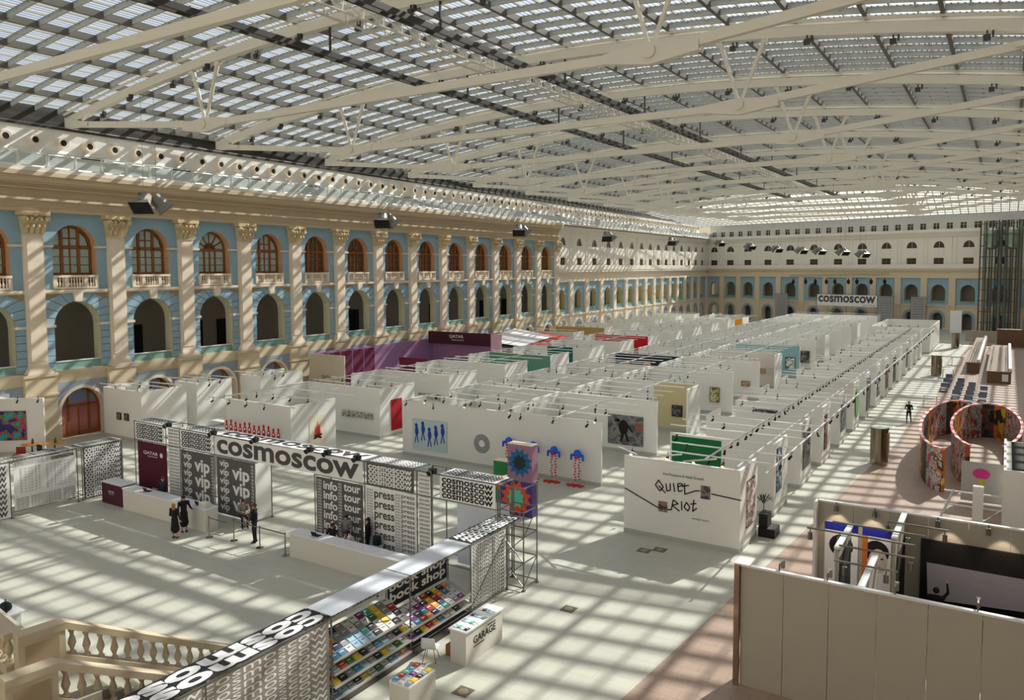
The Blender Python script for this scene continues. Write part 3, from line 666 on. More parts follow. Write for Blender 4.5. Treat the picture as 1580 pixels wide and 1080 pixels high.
# restaurant canopies between the stand and the side wing
cn = empty('canopy_stand', (-57, 79, 0)); tag(cn, 'restaurant stand with red and white slanting canopy sheets', 'canopy stand')
MB().box(0, 11, 0, 9, 2.6, 2.75).box(.2, .4, .2, .4, 0, 2.6).box(10.6, 10.8, .2, .4, 0, 2.6).box(.2, .4, 8.6, 8.8, 0, 2.6).box(10.6, 10.8, 8.6, 8.8, 0, 2.6).build('frame', m_grey, cn)
MB().add([(1, 1, 3.2), (8, 0, 2.9), (9, 6, 3.7), (2, 8, 4.3)], [(0, 1, 2, 3)]).build('white_sheet', m_paper, cn)
MB().add([(5, 1, 3.1), (10.8, 0, 2.8), (10.8, 7, 3.6), (6, 8, 4.0)], [(0, 1, 2, 3)]).build('red_sheet', M('canopy_red', (186, 74, 60), .8), cn)
# ================================================================ art on the walls
def art_mat(name, cols, scale=4.0, kind='NOISE', rough=.6):
    m = bpy.data.materials.new(name); m.use_nodes = True; nt = m.node_tree; b = nt.nodes['Principled BSDF']; b.inputs['Roughness'].default_value = rough
    tc = nt.nodes.new('ShaderNodeTexCoord'); rp = nt.nodes.new('ShaderNodeValToRGB'); rp.color_ramp.interpolation = 'CONSTANT'
    if kind == 'VORONOI':
        t = nt.nodes.new('ShaderNodeTexVoronoi'); t.inputs['Scale'].default_value = scale; s = nt.nodes.new('ShaderNodeSeparateColor'); nt.links.new(t.outputs['Color'], s.inputs[0]); o = s.outputs[0]
    else:
        t = nt.nodes.new('ShaderNodeTexNoise'); t.inputs['Scale'].default_value = scale; t.inputs['Detail'].default_value = 4; o = t.outputs['Fac']
    nt.links.new(tc.outputs['Object'], t.inputs['Vector']); nt.links.new(o, rp.inputs[0]); nt.links.new(rp.outputs[0], b.inputs['Base Color'])
    lo, hi = (.0, 1.0) if kind == 'VORONOI' else (.36, .64)
    for i, c in enumerate(cols):
        p = lo + (hi - lo) * i / len(cols); el = rp.color_ramp.elements[i] if i < 2 else rp.color_ramp.elements.new(p); el.position = p; el.color = lin(c)
    return m
def picture(label, rect, mat, Y=None, X=None, group=None, frame=None, cat='picture', th=.05):
    """a hung picture whose outline is read off the wall plane"""
    if Y is not None:
        a, b = onY(rect[0], rect[1], Y), onY(rect[2], rect[3], Y); w, h = b.x - a.x, a.z - b.z
        root = empty('picture', (a.x, Y - .005, b.z))
    else:
        a, b = onX(rect[0], rect[1], X), onX(rect[2], rect[3], X); w, h = abs(b.y - a.y), a.z - b.z
        root = empty('picture', (X + .005, min(a.y, b.y), b.z), math.pi / 2)
    f = .05 if frame else 0
    MB().box(f, w - f, -th, 0, f, h - f).build('canvas', mat, root)
    if frame: MB().box(0, w, -th - .02, 0, 0, f).box(0, w, -th - .02, 0, h - f, h).box(0, f, -th - .02, 0, f, h - f).box(w - f, w, -th - .02, 0, f, h - f).build('frame', frame, root)
    tag(root, label, cat, group); root['size'] = (w, h); return root, w, h
m_bluefig = M('ink_blue', (30, 62, 160), .6, var=.3)
r, w, h = picture('pale blue painting of five dark blue sketched figures', (637, 645, 690, 699), M('canvas_paleblue', (186, 206, 206), .8), Y=39.14)
for i in range(5):
    x = w * (.12 + .19 * i); z = h * (.62 + .1 * math.sin(i * 2.1)); g = MB()
    g.ball((x, -.055, z + h * .16), .13, .01, .15, 8, 5).ball((x + .03, -.055, z - h * .02), .16, .01, .3, 8, 5); g.bar((x, -.06, z - .25), (x - .12, -.06, z - h * .42), .07, .01, (0, 1, 0)); g.bar((x + .05, -.06, z - .25), (x + .16, -.06, z - h * .4), .07, .01, (0, 1, 0))
    g.build('painted_figure', m_bluefig, r)
r, w, h = picture('round black and white swirl disc on the long white wall', (731.4, 667, 756.4, 702), m_paper, Y=39.14, cat='wall disc', th=.02)
r.children[0].hide_render = False
c_ = r.children[0]; bpy.data.objects.remove(c_)
dk = MB(); R0 = min(w, h) / 2
dk.tube((w/2, 0, h/2), (w/2, -.03, h/2), R0, n=32); dk.build('disc', m_paper, r)
for j in range(7):
    rr = R0 * (.38 + .09 * j); ring = MB(); n_ = 28
    ring.add([(w/2 + q * math.cos(2*math.pi*i/n_), -.034, h/2 + q * math.sin(2*math.pi*i/n_)) for q in (rr, rr + R0 * .052) for i in range(n_)], [(i, (i+1) % n_, n_ + (i+1) % n_, n_ + i) for i in range(n_)])
    ring.build('swirl_ring', m_ink, r)
r, w, h = picture('large grey painting of a dark bent figure walking in a room', (938.5, 638, 992.5, 690), art_mat('art_room', ((70, 72, 78), (104, 106, 110), (130, 128, 128), (90, 84, 84)), 1.2), Y=47.44)
g = MB().ball((w * .45, -.06, h * .6), .35, .012, .5, 10, 6).ball((w * .28, -.06, h * .82), .2, .012, .14, 8, 5); g.bar((w*.45, -.06, h*.45), (w*.38, -.06, h*.12), .16, .012, (0, 1, 0)); g.bar((w*.5, -.06, h*.45), (w*.58, -.06, h*.14), .16, .012, (0, 1, 0)); g.bar((w*.55, -.06, h*.7), (w*.72, -.06, h*.45), .12, .012, (0, 1, 0)); g.build('painted_figure', m_ink, r)
MB().box(w * .78, w * .97, -.062, -.05, h * .48, h * .78).build('painted_window', M('paint_brick', (150, 80, 66)), r)
picture('small dark grid picture on the beige wall', (1037, 624.6, 1052.7, 643.5), art_mat('art_grid', ((40, 46, 52), (90, 96, 98), (60, 60, 64), (120, 112, 100)), 6, 'VORONOI'), Y=55.7, frame=m_black)
picture('tall green and yellow picture on the white end wall', (1095.4, 597, 1110, 621.2), art_mat('art_green', ((120, 124, 66), (170, 168, 110), (200, 200, 170), (86, 96, 52)), 2.2), Y=63.95, frame=m_wood)
picture('small orange and tan framed picture', (1144, 587.3, 1156.8, 596.5), art_mat('art_orange', ((190, 160, 130), (150, 90, 60), (210, 190, 160)), 4), Y=72.25, frame=m_wood)
picture('tan square picture on the pinkish grey wall', (1172, 568, 1181, 577), M('art_tan', (168, 140, 108)), Y=80.55)
picture('pale grey sheet beside the tan square picture', (1183.5, 568, 1197.5, 578), M('art_pale', (196, 192, 184)), Y=80.55)
picture('framed drawing of black leaves on the light blue wall', (1212, 551, 1226.6, 569.2), art_mat('art_leaf', ((226, 226, 222), (90, 94, 96), (222, 222, 218), (216, 216, 212)), 1.6), Y=88.85, frame=m_black)
picture('dark grey photograph beside the light blue wall', (1234.4, 541, 1249, 560.2), art_mat('art_darkphoto', ((40, 40, 40), (80, 80, 78), (130, 128, 124)), 1.5), Y=97.1)
picture('long dark band picture between two round vents', (1165, 630.6, 1200, 639), art_mat('art_band', ((30, 32, 34), (60, 62, 64), (120, 120, 118)), 5), Y=50.485)
for i, (x0, y0) in enumerate(((181, 635.8), (192.5, 637.5))): picture(('small framed dark print on the booth wall by the arched door', 'small framed print beside the dark print by the arched door')[i], (x0, y0, x0 + 6.5, y0 + 12), art_mat('art_print%d' % i, ((60, 56, 50), (110, 104, 92), (150, 144, 130)), 9), Y=31.985, frame=m_black)
picture('framed grey print on the second booth wall by the facade', (263, 620, 269, 631.3), art_mat('art_print3', ((60, 56, 50), (110, 104, 92), (150, 144, 130)), 9), Y=36.695, frame=m_black)
r, w, h = picture('small dark bird relief on the second booth wall by the facade', (282, 625, 291, 634), m_white, Y=36.695, cat='relief')
MB().ball((w*.5, -.09, h*.6), .12, .06, .2, 8, 5).ball((w*.7, -.09, h*.35), .06, .05, .12, 8, 5).build('bird', m_ink, r)
# row of red bottle-shaped figures
r, w, h = picture('row of twelve red and white bottle figures painted on a booth wall', (346.5, 645, 434, 678), M('figure_ground', (228, 214, 206)), Y=33.48, cat='wall painting', th=.012)
for i in range(12):
    x = w * (i + .5) / 12; s = h * (.85 + .12 * math.sin(i * 1.7)); g = MB()
    g.prism([(x - .14, 0), (x + .14, 0), (x + .15, s * .5), (x + .06, s * .66), (x + .05, s * .74), (x - .05, s * .74), (x - .06, s * .66), (x - .15, s * .5)], -.03, -.012)
    g.ball((x, -.02, s * .85), .1, .012, .14, 8, 6); g.build('red_figure', M('figure_red', (186, 24, 34)), r)
    MB().box(x - .07, x + .07, -.034, -.03, s * .3, s * .5).build('white_patch', m_paper, r)
r, w, h = picture('cream sheet with an orange fire over black logs', (477, 643, 502.5, 683), M('sheet_cream', (226, 216, 196)), X=-38.0, cat='drawing', th=.015)
g = MB()
for i, (fx, fh) in enumerate(((.38, .35), (.5, .5), (.6, .4))): g.prism([(w*fx - .14, h*.32), (w*fx + .14, h*.32), (w*fx, h*(.32 + fh))], -.03, -.016)
g.build('flame', M('flame_orange', (226, 70, 28)), r)
g = MB(); g.bar((w*.25, -.03, h*.24), (w*.75, -.03, h*.34), .12, .02, (0, 1, 0)); g.bar((w*.28, -.035, h*.34), (w*.72, -.035, h*.22), .12, .02, (0, 1, 0)); g.build('logs', m_ink, r)
picture('long black and white frieze drawing on a booth front', (528, 632, 575.6, 647.6), art_mat('art_frieze', ((40, 38, 36), (190, 184, 172), (210, 204, 192), (80, 76, 70)), 7), Y=41.75, cat='drawing')
picture('red velvet cloth hanging on the bright side wall', (603, 617, 620, 660), M('velvet_red', (170, 16, 34), .9), X=-38.0, cat='textile')
picture('pale panel of small black signs and letters', (646, 606, 680, 618), art_mat('art_letters', ((206, 190, 170), (214, 200, 180), (70, 60, 50), (190, 170, 150)), 6), Y=50.05, cat='panel')
# works on the aisle side of the right column
side = [(0, 1.0, 2.2, .9, 2.9, 'scribbled pink and grey drawing on the side of the QUIET RIOT booth', art_mat('art_scribble', ((226, 222, 216), (200, 190, 186), (170, 130, 130), (110, 108, 106)), 5)),
        (1, .4, 1.3, 1.2, 3.3, 'teal and white cloth hanging at the second booth by the aisle', art_mat('art_teal', ((20, 90, 110), (200, 204, 200), (40, 110, 130)), 5, 'VORONOI')),
        (2, .5, 2.3, 1.0, 3.0, 'dark framed landscape at the third booth by the aisle', art_mat('art_land', ((50, 54, 56), (90, 96, 96), (120, 110, 96)), 2)),
        (3, .7, 1.5, .9, 3.0, 'narrow red and black picture at the fourth booth by the aisle', art_mat('art_narrow', ((120, 40, 30), (40, 36, 34), (170, 120, 90)), 2)),
        (4, .6, 2.4, 1.0, 2.8, 'grey blue abstract picture at the fifth booth by the aisle', art_mat('art_gb', ((90, 104, 112), (130, 140, 144), (60, 70, 78)), 2)),
        (6, .5, 2.4, .6, 3.2, 'tall slate grey picture at the seventh booth by the aisle', M('art_slate', (104, 106, 110))),
        (7, .6, 2.2, .9, 2.9, 'blue and white sketched picture at the eighth booth by the aisle', art_mat('art_bw', ((60, 80, 110), (190, 194, 196), (40, 50, 60)), 3, 'VORONOI')),
        (8, .5, 2.3, .8, 3.0, 'brown square picture at the ninth booth by the aisle', M('art_brown', (112, 84, 60), .7, var=.3)),
        (9, .5, 2.4, .7, 3.2, 'dark green tall picture at the tenth booth by the aisle', M('art_dgreen', (70, 76, 62), .7, var=.3)),
        (11, .6, 2.2, .9, 3.0, 'grey picture at the twelfth booth by the aisle', M('art_grey', (120, 118, 112), .7, var=.2))]
for k, a, b, z0, z1, lab, m in side:
    y = 32.95 + 5.85 * k; r = empty('picture', (-9.38, y + a, z0), math.pi / 2); tag(r, lab, 'picture')
    MB().box(0, b - a, -.05, 0, 0, z1 - z0).build('canvas', m, r)
    MB().box(-.05, b - a + .05, -.03, 0, -.05, 0).box(-.05, b - a + .05, -.03, 0, z1 - z0, z1 - z0 + .05).build('frame', m_black, r)
o = MB(); o.add([(.75 * math.cos(i * math.pi / 12), 0, 1.1 * math.sin(i * math.pi / 12)) for i in range(24)] + [(.75 * math.cos(i * math.pi / 12), -.08, 1.1 * math.sin(i * math.pi / 12)) for i in range(24)], [tuple(range(24)), tuple(range(47, 23, -1))] + [(i, (i+1) % 24, 24 + (i+1) % 24, 24 + i) for i in range(24)])
tag(o.build('wall_disc', M('disc_green', (60, 150, 40), .4), loc=(-9.38, 63.5, 2.0), rz=math.pi / 2), 'bright green oval disc on a booth side wall by the aisle', 'wall disc')
# navy flowered wall
nf = MB().box(-33.5, -26.6, 72.2, 72.32, .2, 3.62).build('flowered_panel', m_navy); tag(nf, 'navy wall panel printed with big orange flowers', 'wall panel')
for i in range(9):
    x = -33 + .75 * i; z = 1.6 + 1.3 * ((i * 37) % 10) / 10; f = MB()
    for q in range(6): f.ball((.22 * math.cos(q * math.pi / 3), 0, .22 * math.sin(q * math.pi / 3)), .17, .01, .17, 8, 5)
    f.build('flower', M('flower_orange', (214, 110, 40), .7) if i % 3 else M('flower_mauve', (150, 90, 130)), nf, (x, 72.19, z))
# QUIET RIOT wall: drawn lines and letters
qr = empty('wall_graphic', (-14.8, 32.94, 0)); tag(qr, 'hand-drawn black QUIET RIOT lettering and lines on the white booth front', 'lettering')
def q2(p): v = onY(940 + p[0] / 5.267, 680 + p[1] / 5.267, 32.94); return Vector((v.x + 14.8, -.008, v.z))
strokes = {'letter_q': [[(375, 357), (402, 320), (440, 375), (412, 408), (375, 357)], [(402, 365), (458, 425)]], 'letter_u': [[(462, 348), (468, 408), (497, 402), (495, 345)]], 'letter_i': [[(522, 345), (532, 415)]],
 'letter_e': [[(580, 345), (556, 352), (562, 412), (598, 405)], [(556, 375), (600, 360), (580, 345)]], 'letter_t': [[(592, 372), (648, 362)], [(612, 345), (614, 435), (700, 407), (740, 408)]],
 'letter_r': [[(470, 560), (505, 560), (520, 480), (560, 512), (512, 525), (572, 572)]], 'letter_i_second': [[(588, 492), (590, 565)]], 'letter_o': [[(628, 500), (608, 540), (640, 572), (655, 540), (628, 500)]],
 'letter_t_second': [[(660, 515), (708, 510)], [(688, 480), (678, 575), (712, 548)]], 'drawn_line': [[(126, 382), (400, 545)]], 'drawn_line_right': [[(830, 432), (1073, 486)]]}
for nm, ss in strokes.items():
    g = MB()
    for st in ss:
        for a, b in zip(st, st[1:]): g.bar(q2(a), q2(b), .05, .012, (0, 1, 0))
    g.build(nm.replace('_second', '').replace('_right', ''), m_ink, qr)
for i, (a, b) in enumerate((((745, 362), (820, 480)), ((400, 487), (470, 583)))):
    pa, pb = q2(a), q2(b); MB().box(pa.x, pb.x, -.02, 0, pb.z, pa.z).build('photo', art_mat('art_photo%d' % i, ((70, 60, 60), (150, 110, 90), (110, 120, 130), (60, 50, 46)), 2.5), qr)
a = q2((437, 318)); lettering('Irina Petrakova & Xenia Dranysh', m_ink, qr, 1.9, .16, '-y', (a.x, -.01, a.z + .2), 0)
a = q2((668, 650)); lettering('concept store', m_ink, qr, .8, .1, '-y', (a.x, -.01, a.z + .05), 0)
# ================================================================ entrance gate: scaffolds, banners, counters
GY = 24.6
def gX(px, py=700): return onY(px, py, GY).x
post_me = {}
def scaffold(label, xs, y0, y1, zt, levels, braces=(), along='x', group=None):
    """tube scaffold; xs are post positions along x (or along y when along='y' with y0,y1 being the x range)"""
    r = empty('scaffold', (0, 0, 0)); tag(r, label, 'scaffold', group)
    P = (lambda a, b, z: (a, b, z)) if along == 'x' else (lambda a, b, z: (b, a, z))
    for x in xs:
        for y in (y0, y1):
            MB().tube(P(x, y, 0), P(x, y, zt), .028, n=6).tube(P(x, y, 0), P(x, y, .04), .08, n=8).build('post', m_steel, r)
    for z in levels:
        for y in (y0, y1): MB().tube(P(xs[0], y, z), P(xs[-1], y, z), .024, n=6).build('ledger', m_steel, r)
        for x in xs: MB().tube(P(x, y0, z), P(x, y1, z), .024, n=6).build('transom', m_steel, r)
    for a, b in braces: MB().tube(P(*a), P(*b), .02, n=6).build('brace', m_steel, r)
    return r
def banner(label, x0, x1, z0, z1, mat, Y=None, X=None, texts=(), cat='banner', group=None, th=.012):
    """upright printed sheet; texts: (body, material, u0, u1, v0, v1, line, bold) in fractions of the sheet"""
    if Y is not None: r = MB().box(0, x1 - x0, 0, th, 0, z1 - z0).build('banner', mat, loc=(x0, Y, z0))
    else: r = MB().box(0, x1 - x0, 0, th, 0, z1 - z0).build('banner', mat, loc=(X, x0, z0), rz=math.pi / 2)
    tag(r, label, cat, group); w, h = x1 - x0, z1 - z0
    for b, m, u0, u1, v0, v1, ln, bd in texts: lettering(b, m, r, w * (u1 - u0), h * (v1 - v0), '-y', (w * u0, -.004, h * v0), bd, ln)
    return r
def topsheet(label, x0, x1, y0, y1, z, mat, texts=(), face='up', cat='banner', group=None):
    r = MB().box(0, x1 - x0, 0, y1 - y0, 0, .012).build('top_banner', mat, loc=(x0, y0, z)); tag(r, label, cat, group)
    for b, m, u0, u1, v0, v1, ln, bd in texts:
        w, d = x1 - x0, y1 - y0
        if face == 'up': lettering(b, m, r, w * (u1 - u0), d * (v1 - v0), 'up', (w * u0, d * v0, .016), bd, ln)
        else: lettering(b, m, r, d * (u1 - u0), w * (v1 - v0), 'upr', (w * v0, d * u1, .016), bd, ln)
    return r
C4 = '\n'.join(['cosmoscow'] * 4)
X = [gX(p) for p in (208, 256, 277, 330, 391, 484, 561, 642, 664, 767)]
scaffold('steel tube scaffold of the entrance gate behind the QATAR and vip banners', X[:5], GY + .03, GY + 1.05, 4.02, (.35, 3.0, 4.0), [((X[4] - .05, GY + .05, .4), (X[4] - .05, GY + 1.0, 1.6)), ((X[4] - .05, GY + 1.0, 1.6), (X[4] - .05, GY + .05, 2.9))])
scaffold('steel tube scaffold of the entrance gate behind the info and press banners', X[5:], GY + .03, GY + 1.05, 4.02, (.35, 3.0, 4.0))
scaffold('open braced scaffold tower at the corner of gate and book shop', (-16.32, -15.25), GY + .1, GY + 1.1, 4.0, (.12, 1.1, 2.1, 3.05, 3.98),
         [((-16.32, GY + .1, .15), (-15.25, GY + .1, 1.1)), ((-15.25, GY + .1, .15), (-16.32, GY + .1, 1.1)), ((-16.32, GY + .1, 1.1), (-15.25, GY + .1, 2.1)), ((-15.25, GY + .1, 1.1), (-16.32, GY + .1, 2.1)), ((-15.25, GY + .1, 2.1), (-15.25, GY + 1.1, 3.0)), ((-15.25, GY + .1, .15), (-15.25, GY + 1.1, 1.1))])
m_big = M('letter_grey', (78, 76, 76), .8, var=.1)
# top row of boxes
ROW = [('box banner with four black cosmoscow lines above the QATAR cloth', 210, 254, m_paper, m_ink), ('box banner with four black cosmoscow lines above the first vip sheet', 279, 328, m_paper, m_ink),
       ('dark box banner with four white cosmoscow lines above the press sheet', 565, 638, m_grey, m_paper), ('box banner with four black cosmoscow lines at the scaffold tower', 678, 764, m_paper, m_ink)]
for lab, a, b, bg_, fg in ROW:
    banner(lab, gX(a), gX(b), 3.03, 3.98, bg_, Y=GY, texts=[(C4, fg, .04, .96, .06, .94, .56, .03)])
    topsheet(lab.replace('box banner', 'flat roof sheet').replace('dark flat', 'dark flat'), gX(a), gX(b), GY + .03, GY + 1.03, 4.03, bg_, [('\n'.join(['cosmoscow'] * 5), fg, .04, .96, .05, .95, .56, .03)])
banner('long white gate banner with one huge grey cosmoscow', gX(331), gX(559), 3.03, 3.98, m_paper, Y=GY, texts=[('cosmoscow', m_big, .02, .98, .1, .86, 1, .03)])
topsheet('long white roof sheet of the gate with one huge grey cosmoscow', gX(331), gX(559), GY + .03, GY + 1.03, 4.03, m_paper, [('cosmoscow', m_big, .02, .98, .15, .85, 1, .03)])
LN = '\n'.join(['cosmoscow cosmoscow'] * 22)
for i, (a, b) in enumerate(((259, 276), (644, 662))):
    nm = ('next to the QATAR cloth', 'next to the press sheet')[i]
    banner('narrow white sheet of tiny grey print ' + nm, gX(a), gX(b), .1, 3.95, m_paper, Y=GY + .04, texts=[(LN, m_grey, .06, .94, .02, .98, .9, 0)])
banner('maroon cloth banner with white QATAR logo', gX(213), gX(257), .05, 2.95, m_maroon, Y=GY, texts=[('QATAR', m_paper, .2, .7, .76, .83, 1, .01), ('AIRWAYS', m_paper, .34, .68, .725, .75, 1, 0)])
def emblem(parent, x, z, s, mat):
    g = MB(); g.tube((x, -.006, z), (x, -.004, z), s, n=14); g.build('emblem', mat, parent)
emblem(bpy.data.objects[[o.name for o in COL.objects if o.get('label') == 'maroon cloth banner with white QATAR logo'][0]], (gX(257) - gX(213)) * .82, 2.3, .13, m_paper)
V6, V3 = '\n'.join(['vip'] * 6), '\n'.join(['vip'] * 3)
for i, (a, b) in enumerate(((279, 329), (334, 391))):
    banner(('grey sheet of small and large white vip words beside the narrow print', 'grey sheet of small and large white vip words beside the gate opening')[i], gX(a), gX(b), .05, 2.93, m_grey, Y=GY,
           texts=[(V6, m_paper, .08, .33, .04, .96, .9, .02), (V3, m_paper, .42, .88, .03, .88, .85, .03), ('\n'.join(['vip'] * 16), m_paper, .92, .99, .03, .97, .8, 0)])
banner('grey sheet of white info and tour words', gX(487), gX(559), .05, 2.93, m_grey, Y=GY, texts=[('\n'.join(['info'] * 6), m_paper, .16, .46, .04, .96, .85, .025), ('\n'.join(['tour'] * 6), m_paper, .6, .95, .08, .97, .85, .025), ('\n'.join(['info'] * 20), m_paper, .48, .56, .03, .97, .8, 0), ('\n'.join(['info'] * 20), m_paper, .03, .12, .03, .97, .8, 0)])
banner('white sheet of large and small grey press words', gX(563), gX(641), .05, 2.93, m_paper, Y=GY, texts=[('\n'.join(['press'] * 6), m_big, .18, .58, .04, .95, .85, .025), ('\n'.join(['press'] * 13), m_big, .72, .97, .04, .97, .85, .015), ('\n'.join(['press'] * 22), m_big, .6, .7, .04, .97, .8, 0), ('\n'.join(['press'] * 22), m_big, .03, .15, .04, .97, .8, 0)])
banner('pale blue sponsor sheet reading CREDIT SUISSE inside the tower bay', gX(682), gX(764), .05, 2.93, M('print_paleblue', (196, 204, 216), .7, var=.1, scale=.5), Y=GY + 1.0, texts=[('CREDIT SUISSE', M('print_navy', (40, 52, 84)), .22, .8, .52, .58, 1, 0)])
banner('white mesh sheet on the inner side of the gate opening', GY + .08, GY + 1.0, .1, 2.9, m_paper, X=X[4] + .02)
# black stage lamps clamped on the gate
for px in (262, 331, 395, 479, 506, 552, 668):
    x = gX(px); r = MB().box(-.12, .12, -.12, .12, -.1, .1).tube((0, -.1, 0), (0, -.28, -.06), .09, .12, 8).tube((0, 0, .1), (0, .05, .22), .02, n=5).build('stage_lamp', m_black, loc=(x, GY - .02, 4.12))
    tag(r, 'small black stage lamp clamped on top of the entrance gate', 'stage lamp', 'stage lamps along the entrance gate')
# left wing
LX = -41.4
scaffold('low scaffold of the left banner wing', [15.6, 18.6, 21.9, 22.15, 24.4], LX - .9, LX - .03, 2.9, (.3, 2.88), along='y')
banner('white plan board with fine grey lines between printed strips', 18.75, 21.8, .35, 2.8, m_paper, X=LX, texts=[('cosmoscow cosmoscow\n' * 4, m_grey, .02, .98, .9, .99, .7, .0), ('\n'.join(['wow cosmoscow wow'] * 6), m_grey, .02, .98, .01, .24, .7, .01), ('cosmoscow', m_ink, .6, .98, .9, .97, 1, .02), ('hall plan\n' * 9, M('fine_line', (190, 190, 190)), .1, .9, .32, .85, .9, 0)], cat='board')
banner('printed sheet of stacked black words beside the plan board', 15.7, 18.55, .1, 2.8, m_paper, X=LX, texts=[('\n'.join(['cosmoscow'] * 9), m_grey, .04, .96, .03, .97, .56, .02)])
banner('grey wing banner of tall white cosmoscow columns', 22.2, 24.35, .05, 2.85, m_grey, X=LX, texts=[('\n'.join(['cosmoscow'] * 10), m_paper, .04, .97, .02, .98, .56, .02)])
for i, (a, b) in enumerate(((15.7, 21.8), (22.2, 24.35))): topsheet(('flat printed sheet on top of the plan board frame', 'flat printed sheet on top of the tall wing banner')[i], LX - .85, LX - .03, a, b, 2.92, m_paper, [('\n'.join(['cosmoscowcosmoscow'] * 4), m_ink, .03, .97, .05, .95, .56, .03)], face='upr')
# ---------------------------------------------------------------- book shop wing (right)
BXO, BXI = -15.87, -16.9
scaffold('scaffold of the book shop wing with shelves and canopies', [7.0, 11.2, 15.3, 18.75, 22.1, 24.5], BXI, BXO, 2.5, (.12, 2.48), [((18.75, BXI, .2), (22.1, BXI, 2.3)), ((22.1, BXO, .2), (24.5, BXO, 2.3))], along='y')
m_canopy = M('canopy_white', (214, 220, 226), .35, var=.03)
for i, (a, b) in enumerate(((15.32, 18.72), (18.78, 22.08))):
    topsheet(('white canopy sheet over the first book shop bay', 'white canopy sheet over the second book shop bay beside the patterned strip')[i], BXI, BXO, a, b, 2.53, m_canopy, cat='canopy')
m_blk = M('print_black_panel', (36, 36, 38), .7)
topsheet('black roof strip with huge white cosmoscow letters', BXI, BXO, 7.0, 15.25, 2.53, m_blk, [('cosmoscow', m_paper, .0, .995, .52, .95, 1, .04), ('cosmoscow', m_paper, .0, .995, .06, .49, 1, .04)], face='upr')
topsheet('black roof strip with small white word pattern by the scaffold tower', BXI, BXO, 22.15, 25.5, 2.53, m_blk, [('\n'.join(['cosmoscow'] * 3), m_paper, .02, .98, .05, .95, .56, .03)], face='upr')
banner('grey patterned sheet hanging below the huge cosmoscow strip', 7.0, 15.2, .1, 2.45, M('print_taupe', (150, 146, 138), .8), X=BXO, texts=[('\n'.join(['cosmoscowcosmoscow'] * 12), m_paper, .01, .99, .02, .98, .6, .0)])
banner('white patterned sheet beside the scaffold tower', 22.15, 24.4, .1, 2.45, m_paper, X=BXO, texts=[('\n'.join(['cosmoscow'] * 16), m_grey, .03, .97, .02, .98, .6, .01)])
banner('black panel with white book shop words above the shelves', 18.8, 22.0, 1.15, 2.46, m_blk, X=BXI + .03, texts=[('\n'.join(['book shop'] * 3), m_paper, .03, .97, .05, .95, .85, .03)], cat='panel')
banner('white panel with grey book shop words behind the first rack', 15.4, 18.7, 1.7, 2.46, m_paper, X=BXI + .03, texts=[('\n'.join(['book shop'] * 2), m_grey, .03, .97, .08, .92, .85, .03)], cat='panel')
m_shelf = M('shelf_white', (206, 206, 202), .5)
COLS = {'white': (226, 226, 222), 'black': (34, 34, 36), 'yellow': (228, 196, 20), 'orange': (226, 150, 60), 'blue': (60, 130, 170), 'green': (30, 104, 40), 'purple': (116, 30, 120), 'teal': (70, 160, 140), 'red': (180, 40, 36), 'grey': (140, 140, 142), 'navy': (34, 50, 100), 'pale blue': (150, 190, 210)}
BM = {c: M('book_' + c.replace(' ', '_'), v, .5, var=.12, scale=9) for c, v in COLS.items()}
book_me = {}
def book(col, w, d, h, M4, label, group):
    k = (col, w, d, h)
    if k not in book_me:
        book_me[k] = (MB().box(0, w, 0, d, 0, h * .15).box(0, w, 0, d, h * .85, h).box(0, .012, 0, d, h * .15, h * .85).mesh('book', BM[col]), MB().box(.012, w - .006, .006, d - .006, h * .15, h * .85).mesh('pages', m_paper), MB().box(w * .2, w * .8, d * .6, d * .75, h, h + .001).mesh('cover_print', m_paper if col not in ('white', 'pale blue') else m_grey))
    a, b, c = book_me[k]; o = inst('book', a); o.matrix_world = M4; inst('pages', b, o); inst('cover_print', c, o); tag(o, label, 'book', group); return o
TIER = ['top', 'second', 'third', 'lowest']
order = ['orange', 'orange', 'blue', 'navy', 'pale blue', 'white', 'grey', 'white', 'teal', 'black', 'white', 'yellow', 'grey', 'white', 'red', 'purple', 'green', 'black', 'white', 'yellow', 'blue', 'black', 'red', 'grey']
